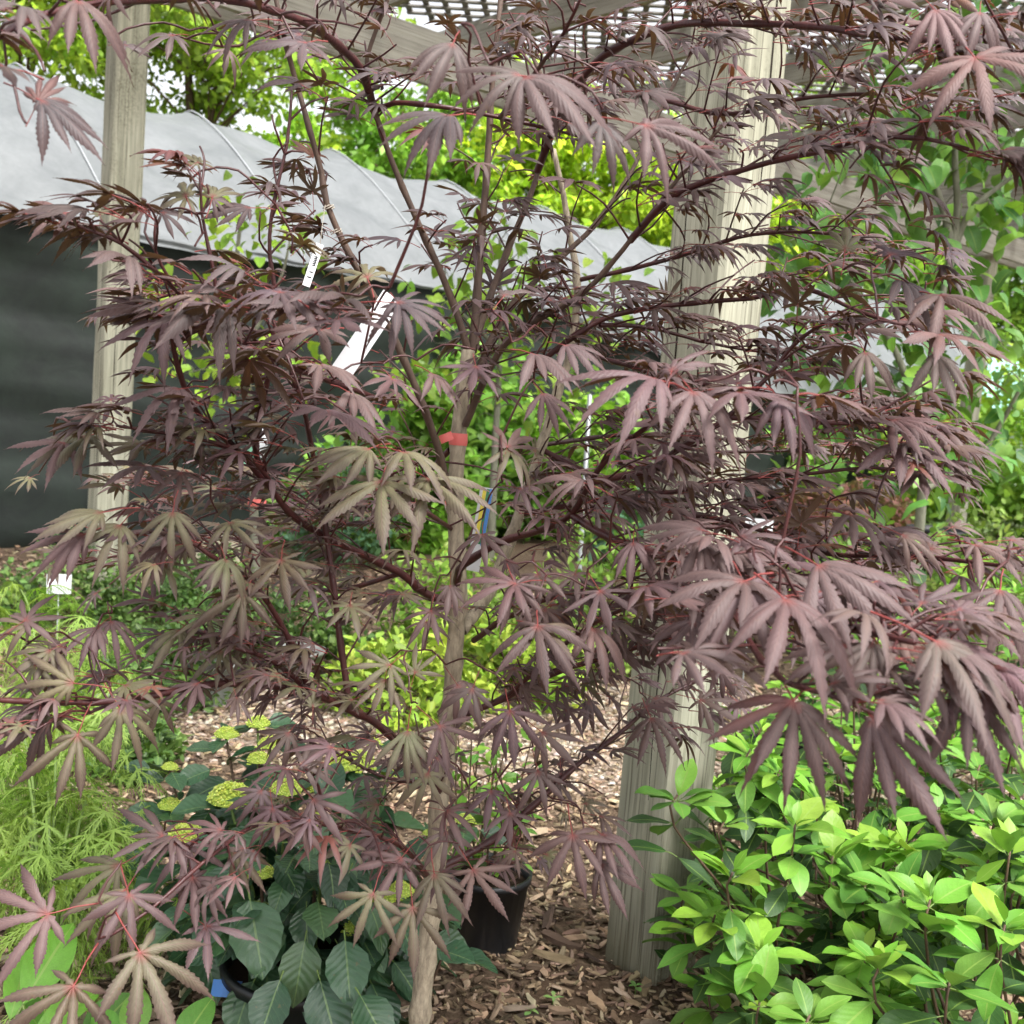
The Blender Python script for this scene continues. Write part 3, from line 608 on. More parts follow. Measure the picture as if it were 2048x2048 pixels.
limb([(749, 225, T-.1), (720, 140, T-.2), (674, 94, T-.26), (616, 51, T-.34), (558, 29, T-.4), (453, 2, T-.5), (308, 4, T-.62), (196, 9, T-.7), (60, 40, T-.78), (-40, 100, T-.84)], .006, .0026)
limb([(760, 800, T-.15), (660, 760, T-.24), (560, 720, T-.34), (470, 670, T-.42), (400, 623, T-.46), (319, 543, T-.5), (246, 482, T-.54), (196, 460, T-.56), (120, 430, T-.58)], .0042, .0018)
limb([(440, 650, T-.44), (425, 540, T-.46), (402, 427, T-.47), (396, 340, T-.48)], .0028, .0014)
limb([(340, 560, T-.5), (310, 500, T-.52), (312, 430, T-.53)], .002, .0012)
limb([(569, 90, T-.24), (540, 62, T-.26), (480, 92, T-.3), (410, 88, T-.34), (340, 66, T-.38)], .002, .0012)
limb([(749, 225, T-.1), (790, 205, T-.12), (900, 215, T-.14), (1000, 235, T-.1), (1150, 270, T-.06), (1250, 300, T-.02)], .0042, .0018)
limb([(1000, 235, T-.1), (1030, 190, T-.2), (1080, 130, T-.3), (1130, 60, T-.38), (1170, -20, T-.42)], .004, .002)
limb([(900, 900, T), (800, 1000, T+.1), (700, 1050, T+.2), (560, 985, T+.3), (420, 975, T+.35), (250, 960, T+.4)], .005, .002)
limb([(905, 1060, T), (830, 1010, T-.15), (790, 960, T-.3), (780, 920, T-.38)], .004, .002)
limb([(540, 960, T-.28), (480, 900, T-.34), (330, 865, T-.42), (230, 850, T-.46)], .0034, .0016)
limb([(350, 690, T-.43), (420, 640, T-.48), (520, 610, T-.55), (640, 620, T-.62)], .0034, .0018)
limb([(870, 1770, T), (800, 1690, T-.14), (700, 1660, T-.22), (600, 1640, T-.3), (500, 1655, T-.36), (400, 1730, T-.44), (300, 1820, T-.5), (212, 1876, T-.54)], .0048, .002)
limb([(600, 1640, T-.3), (640, 1590, T-.32), (610, 1535, T-.36)], .003, .0018)
limb([(254, 1395, T-.46), (200, 1420, T-.48), (165, 1435, T-.5)], .0026, .0016)
limb([(1146, 699, T+.15), (1250, 730, T+.08), (1350, 760, T+.02), (1550, 790, T-.06), (1750, 830, T-.12), (1860, 850, T-.16)], .0042, .0018)
limb([(1157, 560, T+.16), (1330, 520, T+.12), (1500, 470, T+.06), (1680, 470, T), (1850, 520, T-.06)], .0042, .0018)
limb([(1330, 200, T+.1), (1450, 230, T+.02), (1600, 200, T-.06), (1760, 190, T-.14), (1900, 210, T-.2)], .004, .0018)
limb([(1086, 890, T+.13), (1250, 870, T+.18), (1420, 900, T+.2), (1600, 900, T+.2), (1780, 920, T+.2)], .004, .0018)
limb([(1010, 1395, T-.02), (1200, 1240, T-.2), (1400, 1180, T-.3), (1600, 1150, T-.36), (1800, 1190, T-.42)], .004, .0018)
limb([(770, 640, T-.14), (640, 600, T-.05), (480, 560, T), (330, 590, T+.02), (230, 620, T+.02)], .004, .0018)
limb([(803, 1147, T-.09), (640, 1180, T-.02), (480, 1080, T+.05), (300, 1100, T+.1), (150, 1130, T+.1)], .004, .0018)
limb([(890, 1560, T), (780, 1560, T+.04), (660, 1500, T+.05), (560, 1470, T+.02)], .0036, .0018)
BP = np.concatenate([b[0] for b in BR[1:]])
PURP = [(.128, .078, .077), (.116, .070, .072), (.140, .088, .080), (.110, .074, .068)]
OLIV = [(.14, .125, .068), (.13, .105, .064), (.155, .145, .08)]
DARK = [(.09, .066, .072), (.10, .072, .070), (.085, .062, .062)]
REDD = [(.19, .065, .055), (.20, .09, .055), (.16, .065, .06)]
def mtint(u, v):
    q = random.random()
    if q < .025: return vary(random.choice(REDD))
    if v < 620: return vary(random.choice(DARK if q < .75 else PURP), .25)
    if u < 900 and 850 < v < 1500: return vary(random.choice(OLIV if q < .5 else PURP), .22)
    if u < 1100 and v > 1250: return vary(random.choice(OLIV if q < .22 else PURP), .2)
    return vary(random.choice(PURP if q < .95 or u > 1200 else OLIV), .2)
HI = [tmpl_palmate(i, True, d, c) for i, (d, c) in enumerate([(.2, .6), (.32, .7), (.45, .6), (.1, .5), (.28, 1.0), (.55, .8), (.22, .4), (.4, 1.1), (.15, .8), (.35, .5)])]+[tmpl_palmate(50+i, True, .35+.1*i, .8, spread=.55+.06*i, slim=1.0) for i in range(4)]
LO = [tmpl_palmate(i, False, d, c) for i, (d, c) in enumerate([(.25, .6), (.4, .7), (.55, .6), (.15, .5), (.35, 1.0), (.7, .8)])]+[tmpl_palmate(50+i, False, .4, .8, spread=.6, slim=1.0) for i in range(2)]
mitems = []; twigs = MB(); pets = []
CR_, CU_, CF_ = cR[:, 0], cR[:, 1], -cR[:, 2]
def setleaf(u, v, th, px, d, flat=.5, tint=None, k=None, link=True):
    """a leaf whose hub stands on the sight line (u, v) at distance d; th = where its middle lobe points (0 right, 90 down)"""
    h = W(u, v, d); sc = px*np.linalg.norm(h-CAM)/FPX*1.02; rr = nrm(h-CAM); th = math.radians(th)
    flat *= .4 if v < 1000 else (.6 if v < 1300 else .8); px *= .78 if v < 420 else .86
    if v < 450: flat = max(flat, .4)
    Nn = nrm(UP*(1-flat)+(-rr)*flat*1.15+rng.normal(0, .12, 3)); Di = CR_*math.cos(th)-CU_*math.sin(th)
    s = -np.dot(Di, Nn)/np.dot(rr, Nn); s = max(-1.3, min(1.3, s)); D = nrm(Di+rr*s)
    sc = min(sc*.92*math.sqrt(1+s*s)**.5, .102)
    mitems.append((frame(h, D, Nn, sc), tint or mtint(u, v), (random.randrange(10) if random.random() < (.3 if u > 1250 or v < 500 else .65) else random.randrange(10, 14)) if k is None else k))
    if link:
        e = h-D*sc*.55; LINKS.append(e)
LINKS = []
O, R_ = (.15, .14, .075), (.15, .078, .07)
for a in [  # u, v, direction, lobe length px, distance, how far the blade faces the camera
 (95, 1828, 165, 165, 1.22, .8), (280, 1905, 62, 205, 1.15, .7), (147, 1972, 118, 190, 1.15, .75), (258, 1790, 78, 120, 1.25, .7), (325, 1672, 185, 125, 1.35, .8),
 (372, 1692, 62, 105, 1.38, .6), (238, 1730, 150, 130, 1.4, .7, O), (250, 1780, 125, 130, 1.3, .7, O), (385, 1755, 82, 90, 1.35, .7), (468, 1702, 45, 100, 1.4, .7), (412, 1852, 42, 115, 1.32, .7),
 (522, 1582, 125, 78, 1.42, .7), (545, 1617, 85, 78, 1.4, .7), (605, 1527, -5, 95, 1.4, .75), (626, 1599, 50, 95, 1.42, .7), (577, 1466, 130, 75, 1.45, .65), (626, 1413, 270, 62, 1.45, .8, O),
 (240, 1416, 62, 130, 1.25, .75), (155, 1470, 112, 130, 1.22, .75), (90, 1445, 150, 110, 1.25, .7), (146, 1366, 185, 125, 1.22, .7), (60, 1250, 200, 90, 1.25, .75), (50, 1240, 330, 90, 1.25, .7), (195, 1255, 135, 80, 1.3, .6), (222, 1242, 80, 85, 1.32, .65),
 (270, 1400, 140, 60, 1.3, .7, O), (250, 1370, 20, 90, 1.3, .6, O), (100, 1300, 150, 75, 1.25, .6), (70, 1330, 45, 75, 1.25, .7, O),
 (486, 1186, 122, 120, 1.35, .7), (486, 1190, 60, 90, 1.37, .7, O), (562, 1120, 95, 105, 1.38, .75), (345, 1025, 100, 110, 1.3, .75, O), (205, 1024, 165, 130, 1.25, .6, O), (167, 1068, 158, 120, 1.25, .6), (240, 1050, 130, 110, 1.28, .6, O),
 (176, 872, 152, 110, 1.35, .55), (128, 886, 165, 100, 1.33, .5), (290, 932, 172, 100, 1.36, .55), (362, 946, 110, 80, 1.38, .6), (405, 925, 270, 60, 1.4, .7), (360, 777, 163, 125, 1.3, .5), (340, 840, 100, 60, 1.38, .6), (280, 640, 195, 60, 1.3, .4),
 (315, 628, 192, 175, 1.25, .4), (330, 640, 150, 120, 1.25, .4), (222, 800, 270, 45, 1.4, .5), (220, 815, 165, 60, 1.4, .5), (60, 955, 150, 40, 1.5, .6), (460, 1045, 40, 85, 1.4, .6, O), (470, 1130, 150, 80, 1.4, .6, O), (330, 1130, 95, 80, 1.4, .6, O), (415, 1230, 120, 85, 1.4, .65, O), (440, 1300, 100, 80, 1.4, .7, O), (360, 1260, 130, 90, 1.42, .6, O),
 (560, 585, 190, 150, 1.1, .3), (560, 585, 20, 120, 1.1, .3), (690, 600, 200, 140, 1.12, .35), (795, 605, 10, 150, 1.12, .3), (800, 610, 60, 110, 1.12, .4), (640, 660, 160, 120, 1.2, .35), (500, 720, 60, 110, 1.3, .45), (520, 700, 150, 110, 1.28, .4), (640, 730, 20, 110, 1.3, .4), (450, 610, 170, 150, 1.2, .3),
 (737, 897, 155, 125, 1.25, .6, O), (763, 962, 105, 150, 1.22, .75, O), (807, 904, 25, 140, 1.24, .6, O), (858, 957, 38, 150, 1.25, .65, O), (650, 820, 25, 130, 1.2, .35),
 (700, 785, 40, 120, 1.35, .55), (785, 758, 60, 95, 1.4, .6), (865, 747, 40, 100, 1.42, .6), (952, 733, 85, 90, 1.42, .65), (1068, 708, 28, 130, 1.3, .55), (1008, 592, 320, 85, 1.35, .6), (1130, 690, 25, 100, 1.4, .5), (1085, 787, 60, 90, 1.45, .6), (1015, 893, 290, 80, 1.45, .7), (1020, 900, 60, 80, 1.45, .7),
 (1168, 965, 195, 120, 1.3, .55), (1040, 977, 20, 80, 1.5, .6), (965, 1068, 90, 80, 1.5, .65), (1030, 1167, 165, 135, 1.3, .6), (1030, 1168, 70, 105, 1.3, .7), (1075, 1148, 75, 95, 1.35, .7), (1075, 1252, 88, 135, 1.25, .75), (1075, 1254, 30, 110, 1.27, .65), (1186, 1257, 62, 120, 1.28, .7), (1200, 1182, 62, 115, 1.3, .7), (1266, 1086, 95, 90, 1.35, .7), (1150, 1148, 110, 75, 1.42, .7),
 (900, 1170, 95, 70, 1.5, .7), (862, 1222, 100, 80, 1.5, .7), (700, 1210, 100, 80, 1.5, .65, O), (780, 1330, 140, 90, 1.45, .6, O), (830, 1345, 290, 75, 1.45, .7, O), (770, 1360, 100, 90, 1.45, .7), (915, 1370, 60, 90, 1.5, .6), (815, 1462, 98, 110, 1.4, .75), (880, 1452, 45, 120, 1.4, .7), (945, 1378, 110, 90, 1.45, .7), (1020, 1422, 80, 105, 1.42, .7), (1085, 1465, 40, 90, 1.45, .65), (1076, 1542, 78, 90, 1.45, .75),
 (856, 1547, 108, 95, 1.45, .7, O), (892, 1622, 20, 90, 1.48, .6), (982, 1582, 95, 70, 1.5, .7), (1020, 1626, 80, 80, 1.46, .7), (892, 1664, 90, 80, 1.46, .75), (802, 1716, 130, 100, 1.42, .65), (946, 1740, 62, 105, 1.42, .75), (868, 1748, 82, 105, 1.4, .7), (825, 1815, 86, 120, 1.38, .75), (746, 1788, 108, 110, 1.38, .7, O), (1145, 1670, 82, 125, 1.42, .75), (1203, 1668, 42, 105, 1.44, .65), (1200, 1727, 60, 105, 1.42, .7), (1030, 1702, 110, 55, 1.5, .7), (700, 1690, 125, 80, 1.45, .7, O),
 (1302, 1436, 70, 100, 1.75, .65), (1178, 1402, 85, 75, 1.8, .7), (1310, 1396, 30, 70, 1.85, .5), (1400, 1400, 20, 90, 1.85, .5), (1440, 1340, 50, 70, 1.9, .5),
 (1310, 757, 185, 200, 1.0, .6), (1343, 742, 290, 105, 1.02, .7), (1385, 783, 60, 150, 1.0, .45), (1480, 775, 170, 140, 1.0, .3), (1480, 785, 20, 150, 1.0, .3), (1640, 790, 20, 120, 1.0, .3, R_), (1560, 800, 60, 120, 1.02, .4),
 (1400, 1082, 60, 120, 1.05, .6), (1480, 1075, 15, 140, 1.05, .5), (1405, 1060, 190, 140, 1.05, .5), (1488, 1162, 150, 190, .92, .45), (1490, 1168, 70, 150, .92, .55), (1636, 1130, 38, 210, .92, .5), (1570, 1198, 52, 240, .86, .5), (1386, 1242, 95, 125, 1.1, .7), (1586, 1402, 130, 190, .88, .6), (1588, 1404, 68, 190, .88, .65), (1742, 1432, 55, 230, .86, .7), (1872, 1282, 33, 250, .82, .6), (1925, 1370, 62, 190, .85, .65), (1690, 1290, 100, 140, .9, .6), (1745, 1285, 115, 140, .88, .6), (1990, 1330, 40, 190, .86, .5), (1900, 1235, 320, 110, .95, .6),
 (1785, 840, 15, 120, 1.25, .35), (1800, 890, 25, 150, 1.25, .3), (1840, 945, 22, 110, 1.25, .35), (1700, 1030, 30, 110, 1.3, .4), (1805, 1070, 30, 110, 1.25, .4), (1730, 705, 70, 90, 1.2, .45), (1690, 690, 150, 70, 1.22, .3), (1870, 710, 55, 110, 1.15, .4), (1880, 670, 20, 130, 1.15, .25, R_), (1880, 590, 20, 130, 1.2, .25), (1800, 560, 30, 120, 1.25, .25), (1780, 510, 330, 110, 1.25, .5), (1690, 500, 275, 100, 1.3, .55, O), (1950, 1090, 25, 110, 1.2, .4), (2000, 1180, 100, 130, 1.1, .6),
 (1915, 1240, 290, 80, 1.1, .7), (1040, 150, 180, 150, .95, .15), (1050, 155, 20, 190, .95, .2), (905, 88, 115, 120, 1.0, .5), (900, 230, 165, 150, 1.05, .2), (1200, 245, 60, 130, 1.0, .25), (1290, 250, 20, 170, .95, .2, (.12, .076, .075)),
 (75, 205, 300, 90, .95, .3, R_), (80, 200, 35, 160, .95, .3), (155, 2, 60, 130, 1.0, .4), (20, 40, 40, 80, 1.1, .3), (345, 70, 165, 70, 1.3, .3), (455, 100, 100, 50, 1.35, .4), (500, 40, 170, 110, 1.3, .2), (610, 85, 160, 110, 1.2, .2), (250, 90, 10, 50, 1.3, .3),
 (396, 325, 195, 75, 1.3, .12, O), (395, 325, 340, 45, 1.3, .12, O), (372, 392, 250, 85, 1.28, .12, O), (372, 394, 165, 60, 1.28, .12, O), (425, 394, 290, 85, 1.28, .12, O), (425, 396, 20, 60, 1.28, .12), (130, 425, 165, 85, 1.25, .15, R_), (190, 450, 170, 110, 1.22, .2), (200, 430, 250, 50, 1.22, .3, O), (290, 420, 190, 60, 1.25, .15, R_), (325, 425, 10, 70, 1.25, .2), (430, 500, 10, 80, 1.3, .15, O), (500, 415, 175, 95, 1.3, .15), (605, 490, 260, 70, 1.35, .6, O), (605, 492, 330, 60, 1.35, .5, O), (735, 555, 250, 110, 1.4, .6, O), (1950, 115, 60, 150, 1.05, .5, R_), (1870, 20, 60, 110, 1.1, .4), (1960, 25, 100, 90, 1.1, .5)]:
    setleaf(*a)
nman = len(mitems)
def grow_links(ends, pts):
    """join leaf stalks to the nearest branch, shortest first, letting twigs fork from twigs"""
    ends = list(ends)
    while ends:
        E_ = np.array(ends); d2 = ((E_[:, None]-pts[None])**2).sum(2); k = int(np.argmin(d2.min(1))); e = ends.pop(k); j = int(np.argmin(d2[k])); q = pts[j]; L = np.linalg.norm(q-e)
        if L < .008: continue
        P = smoothpath([q, q*.62+e*.38+UP*min(.03, L*.16)+rng.normal(0, L*.05, 3), q*.25+e*.75+UP*min(.02, L*.08)+rng.normal(0, L*.04, 3), e], .02)
        twigs.tube(P, np.linspace(.0013+.004*min(.25, L), .0012, len(P)), 5); pts = np.vstack([pts, P[2:]])
grow_links(LINKS, BP[::2])
CLEAR = [(0, 240, 175, 400), (0, 470, 190, 830), (280, 40, 500, 290), (500, 80, 600, 230), (430, 300, 480, 420), (0, 950, 60, 1140), (1240, 1560, 2048, 2048), (880, 1760, 1240, 2048), (0, 1480, 200, 1640), (330, 1420, 560, 1560), (430, 1760, 780, 2048), (250, 1480, 470, 1640), (320, 430, 560, 520), (730, 300, 920, 400), (1130, 400, 1300, 560), (1540, 1480, 2048, 2048), (760, 180, 1000, 250), (870, 880, 990, 1180), (1100, 280, 1280, 360), (0, 1560, 330, 2048), (200, 1420, 420, 1500), (1500, 1420, 2048, 1500)]
def clear(u, v): return any(a < u < c and b < v < d for a, b, c, d in CLEAR)
TR = np.array([trunk[np.argmin(abs(trunk[:, 2]-z))] if z < trunk[-1][2] else trunk[-1] for z in np.linspace(0, 3, 300)])
def fill_leaf(p, base_dir):
    """a leaf on a short stalk from p, hanging outwards from the tree"""
    ax = TR[min(299, max(0, int(p[2]*100)))]; out = (p-ax)*[1, 1, 0]; out = nrm(nrm(out)+rng.normal(0, .25, 3)*[1, 1, 0]+CR_*(.5 if p[0] > .25 else 0)) if np.linalg.norm(out) > .05 else nrm(rng.normal(0, 1, 3)*[1, 1, 0])
    hi_ = min(1, max(0, (p[2]-.75)/.5)); u0, v0, _ = proj(p); lat_ = CR_*[1, 1, 0]*max(-1, min(1, (u0-925)/250))
    D = nrm(base_dir*.4+out*.35+lat_*.5+rng.normal(0, .33, 3)*[1, 1, .5*(1-.6*hi_)]-UP*random.uniform(-.05*hi_, .42-.3*hi_)); sc = random.choice((.038, .046, .052, .058))*random.uniform(.85, 1.2)
    h = p+D*sc*.55; u, v, z = proj(h)
    if z < .8 or clear(u, v) or random.random() > dens(u, v): return
    Nn = UP+rng.normal(0, .24-.1*hi_, 3)-nrm(h-CAM)*(.22-.2*hi_+.38*min(1, max(0, (h[2]-1.4)/.25)))
    mitems.append((frame(h, D, Nn, sc), mtint(u, v), (random.choice((0, 3, 6, 8, 1)) if h[2] > .9 else random.randrange(10)) if random.random() > (.7 if u > 1250 else .45) else random.randrange(10, 14)))
def dens(u, v):
    d = .72
    if v < 420: d = .85
    if v < 170: d = .5
    if u < 260: d = .4
    if u > 1250 and v < 1150: d = .95
    if 850 < u < 1250 and 750 < v < 1350: d = .6
    if 560 < u < 1250 and v > 1400: d = .5
    if u < 700 and v < 300: d = .3
    if 690 < u < 1260 and 170 < v < 460: d = .66
    if 1290 < u < 1520 and 80 < v < 720: d = .6
    return d
for P, r1, f in BR[1:]:
    L = np.linalg.norm(np.diff(P, axis=0), axis=1).sum(); n = len(P)
    if not f: continue
    for s in np.arange(.10 if f < 1 else .04, L, .043):
        i = min(n-2, int(s/L*n)); p = P[i]; t = nrm(P[i+1]-P[max(0, i-1)]); side = nrm(np.cross(t, UP)+rng.normal(0, .35, 3))
        for sg in (-1, 1):
            if random.random() > .9*f+.1: continue
            l = random.uniform(.03, .13)*(1.0 if s < L*.8 else .6); d = nrm(t*.6+side*sg*.8+UP*.25+rng.normal(0, .2, 3))
            m = p+d*l*.55+rng.normal(0, .005, 3); e = p+d*l+UP*.0-UP*l*.08
            u, v, z = proj(e)
            if z < .82: continue
            if clear(u, v): continue
            twigs.tube(smoothpath([p, m, e], .02), np.linspace(.0017, .0012, len(smoothpath([p, m, e], .02))), 5)
            lat = nrm(np.cross(d, UP)+rng.normal(0, .2, 3))
            for q in (-1, 1): fill_leaf(e, nrm(d*.6+lat*q*.8))
            if l > .07:
                for q in (-1, 1): fill_leaf(m, nrm(d*.3+lat*q))
    e = P[-1]; t = nrm(P[-1]-P[-4]); lat = nrm(np.cross(t, UP))
    for q in (-1, 0, 1): fill_leaf(e, nrm(t*.7+lat*q*.7))
scatter(maple, HI, LO, mitems, MAT['mleaf'], MAT['mleaf_s'], MAT['petiole'], 'maple', 300)
o = obj('twigs', twigs.me('twigs', [MAT['branch']]), maple); o['kind'] = 'stuff'
# ================================================================== shrubs
OV = [tmpl_oval(20+i, .22+.03*(i % 3), .52, .26, .10+.06*i) for i in range(6)]; OVL = [tmpl_oval(20+i, .23, .52, .2, .15, hi=False, stalk=0) for i in range(3)]
HT = [tmpl_oval(40+i, .33, .4, .3, .2+.08*i, heart=1, stalk=.22, wave=.03) for i in range(5)]; HTL = [tmpl_oval(40+i, .33, .4, .3, .25, hi=False, heart=1, stalk=0) for i in range(3)]
HY = [tmpl_oval(60+i, .35, .45, .3, .08+.06*i, serr=.035, stalk=.16, wave=.035) for i in range(6)]; HYL = [tmpl_oval(60+i, .31, .45, .3, .2, hi=False, stalk=0) for i in range(3)]
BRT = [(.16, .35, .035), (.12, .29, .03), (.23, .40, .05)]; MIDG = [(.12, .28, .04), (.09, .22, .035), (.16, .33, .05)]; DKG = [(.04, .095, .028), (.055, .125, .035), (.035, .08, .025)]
def pot(parent, c, r, h, mat='pot', label=None, soil=True):
    mb = MB(); mb.lathe(c, [(r*.80, 0), (r*.985, h*.9), (r*1.04, h*.9), (r*1.05, h), (r*.97, h), (r*.95, h*.86), (0.0001, h*.86)] if not soil else [(r*.80, 0), (r*.985, h*.9), (r*1.04, h*.9), (r*1.05, h), (r*.97, h), (r*.95, h*.8)], 28)
    p = obj('pot', mb.me('pot', [MAT[mat]], True), parent)
    for po in p.data.polygons: po.use_smooth = True
    if soil:
        sb = MB(); sb.lathe(c, [(r*.955, h*.84), (r*.6, h*.86), (.0005, h*.865)], 20); obj('soil', sb.me('soil', [MAT['soil']]), p).location = (0, 0, 0)
    return p
def rhodo(label, base, h, rad, ntip, seed, leaf=.062, pt=None, maxobj=300, bright=.45, keep=None, tips=None):
    r = np.random.default_rng(seed); base = np.asarray(base, float)*[1, 1, 0]; t = thing('rhododendron', label, 'shrub', base, 'young rhododendrons in the bottom right bed')
    if pt: pot(t, base, .12, .2)
    its = []; st = MB()
    T_ = list(tips or [])
    while len(T_) < ntip:
        d = nrm(r.normal(0, 1, 3)*[1, 1, .6]+UP*.75); q = .6+.4*r.random()**.5; T_.append(base+np.array([d[0]*rad, d[1]*rad, abs(d[2])*h])*q)
    for T in T_:
        m = base*.45+T*.55; m[2] = T[2]*.45; m[:2] += r.normal(0, .03, 2); P = smoothpath([base+r.normal(0, .03, 3)*[1, 1, 0]+UP*(.15 if pt else 0), m, T-UP*.06, T], .04)
        sb = MB(); sb.tube(P, np.linspace(.0045, .002, len(P)), 5); obj('stem', sb.me('stem', [MAT['brownstem']]), t)
        ax = nrm(P[-1]-P[-3]+UP*.3); X = nrm(np.cross(ax, r.normal(0, 1, 3))); Y = np.cross(ax, X); br = r.random() < bright
        n = r.integers(6, 9); ph = r.random()*6
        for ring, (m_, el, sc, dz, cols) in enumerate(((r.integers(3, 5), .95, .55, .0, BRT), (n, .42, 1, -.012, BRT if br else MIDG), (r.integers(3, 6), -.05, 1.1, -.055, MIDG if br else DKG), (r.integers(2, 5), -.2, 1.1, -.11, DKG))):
            if ring == 0 and not br: continue
            for k in range(m_):
                a = ph+ring*.7+k*6.283/m_+r.normal(0, .35); e = el+r.normal(0, .3); out = X*math.cos(a)+Y*math.sin(a); D = nrm(out*math.cos(e)+ax*math.sin(e)); Nn = nrm(ax*math.cos(e)-out*math.sin(e)+r.normal(0, .15, 3))
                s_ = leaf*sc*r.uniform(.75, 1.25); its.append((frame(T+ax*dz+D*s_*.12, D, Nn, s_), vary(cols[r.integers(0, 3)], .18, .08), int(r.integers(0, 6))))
    scatter(t, OV, OVL, its, MAT['gleaf'], MAT['gleaf_s'], MAT['greenstem'], 'oval', maxobj); return t
def tp(*l): return [W(*a) for a in l]
rhodo('young rhododendron in the bottom right corner with big lime leaf rosettes', G(1960, 2250), .66, .34, 44, 1, .076, tips=tp((1900, 1960, 1.55), (1760, 1930, 1.6), (2010, 1850, 1.62), (1860, 1800, 1.68), (2020, 1700, 1.75), (1620, 2030, 1.55)))
rhodo('rhododendron beside the near post with a lime whorl over the dark mulch', G(1640, 2080), .66, .34, 44, 2, .074, tips=tp((1465, 1745, 1.8), (1520, 1900, 1.75), (1730, 1905, 1.72), (1520, 2000, 1.7), (1590, 1650, 1.9), (1805, 1780, 1.8), (1355, 1590, 1.95), (1430, 1830, 1.82)))
rhodo('rhododendron behind the first row below the drooping purple leaves', G(1700, 1840), .74, .36, 44, 3, .07, tips=tp((1560, 1540, 2.2), (1500, 1500, 2.2), (1640, 1600, 2.1), (1760, 1560, 2.2), (1450, 1640, 2.1), (1680, 1500, 2.3), (1600, 1440, 2.35), (1780, 1420, 2.4), (1480, 1440, 2.35), (1850, 1400, 2.4)))
rhodo('rhododendron at the right edge behind the corner plant', G(2040, 1830), .84, .38, 44, 4, .07, tips=tp((1960, 1530, 2.2), (1890, 1480, 2.3), (2030, 1450, 2.3), (1990, 1640, 2.0)))
rhodo('lime green rhododendron further back under the right maple boughs', G(1800, 1580), .92, .5, 46, 5, .075, maxobj=220)
rhodo('pale lime rhododendron at the right edge far behind the others', G(2050, 1500), .88, .5, 40, 6, .075, maxobj=200, bright=.8)
rhodo('rhododendron in a black pot between the post and the bed', G(1560, 1640), .45, .24, 16, 7, .06, pt=True, maxobj=120)
# hydrangea
MAT['floret'] = tintmat('hydrangea_floret', .6, .3, .1, 90, 'attr', .2)
def icoblob(seed):
    V = np.array([(1, 0, 0), (-1, 0, 0), (0, 1, 0), (0, -1, 0), (0, 0, 1), (0, 0, -.6)], float); T = [(0, 2, 4), (2, 1, 4), (1, 3, 4), (3, 0, 4), (2, 0, 5), (1, 2, 5), (3, 1, 5), (0, 3, 5)]; return V, np.array(T)
BV, BT_ = icoblob(0)
def flower_head(parent, c, rad, seed, nb=150):
    r = np.random.default_rng(seed); mb = MB()
    for i in range(nb):
        q = math.sqrt((i+.5)/nb); a = i*2.39996; p = np.array([math.cos(a)*q*rad, math.sin(a)*q*rad, .6*rad*(1-q**2.5)+r.normal(0, .05)*rad])
        s = rad*r.uniform(.06, .095); mb.add(BV*s+c+p, T=BT_, tint=vary(random.choice([(.56, .66, .10), (.48, .60, .09), (.64, .72, .18)]), .12))
        if i % 5 == 0: mb.tube([c-UP*rad*.3, c+p], .0008, 3, False, tint=(.2, .3, .07))
    mb.lathe(c, [(rad*.98, -.02*rad), (rad*.86, .22*rad), (rad*.6, .42*rad), (rad*.3, .52*rad), (.0004, .54*rad)], 12, tint=(.34, .45, .07))
    for i in range(r.integers(2, 6)):
        a = r.random()*6.28; p = c+np.array([math.cos(a), math.sin(a), -.1])*rad*1.1
        for k in range(4):
            b = k*1.571+a; d = np.array([math.cos(b), math.sin(b), .15]); n = np.array([-d[1], d[0], 0]); s = rad*.26; mb.add([p, p+d*s*.6+n*s*.4, p+d*s, p+d*s*.6-n*s*.4], [(0, 1, 2, 3)], tint=(.48, .62, .08))
    obj('flower_head', mb.me('flower_head', [MAT['floret']], True, True), parent)
HYC = [(.032, .085, .038), (.045, .11, .048), (.028, .072, .034), (.06, .13, .055)]
hb = G(590, 2120); hb[2] = 0
hyd = thing('hydrangea', 'dark leaved hydrangea with lime flower heads in a black pot at bottom left of centre', 'shrub', hb)
pot(hyd, hb, .14, .2); its = []
HEADS = [(516, 1448, 2.35, 60), (453, 1470, 2.3, 60), (540, 1490, 2.3, 60), (340, 1535, 2.2, 40), (462, 1598, 2.1, 115), (518, 1520, 2.25, 60), (572, 1580, 2.1, 80), (638, 1577, 2.15, 60), (690, 1530, 2.25, 90), (372, 1674, 2.0, 95), (340, 1612, 2.15, 60), (522, 1746, 1.9, 70), (647, 1728, 1.95, 32), (636, 1640, 2.05, 50), (718, 1525, 2.3, 85), (744, 1486, 2.4, 45), (800, 1783, 1.95, 70), (770, 1808, 1.93, 80), (716, 1855, 1.9, 70), (888, 1902, 1.95, 40), (930, 1641, 2.2, 50), (857, 1667, 2.1, 30), (776, 1548, 2.3, 40)]
r = np.random.default_rng(11)
def hleaf(p, D, Nn, s, cols=HYC): its.append((frame(p, D, Nn, s), vary(cols[r.integers(0, len(cols))], .15, .08), int(r.integers(0, 6))))
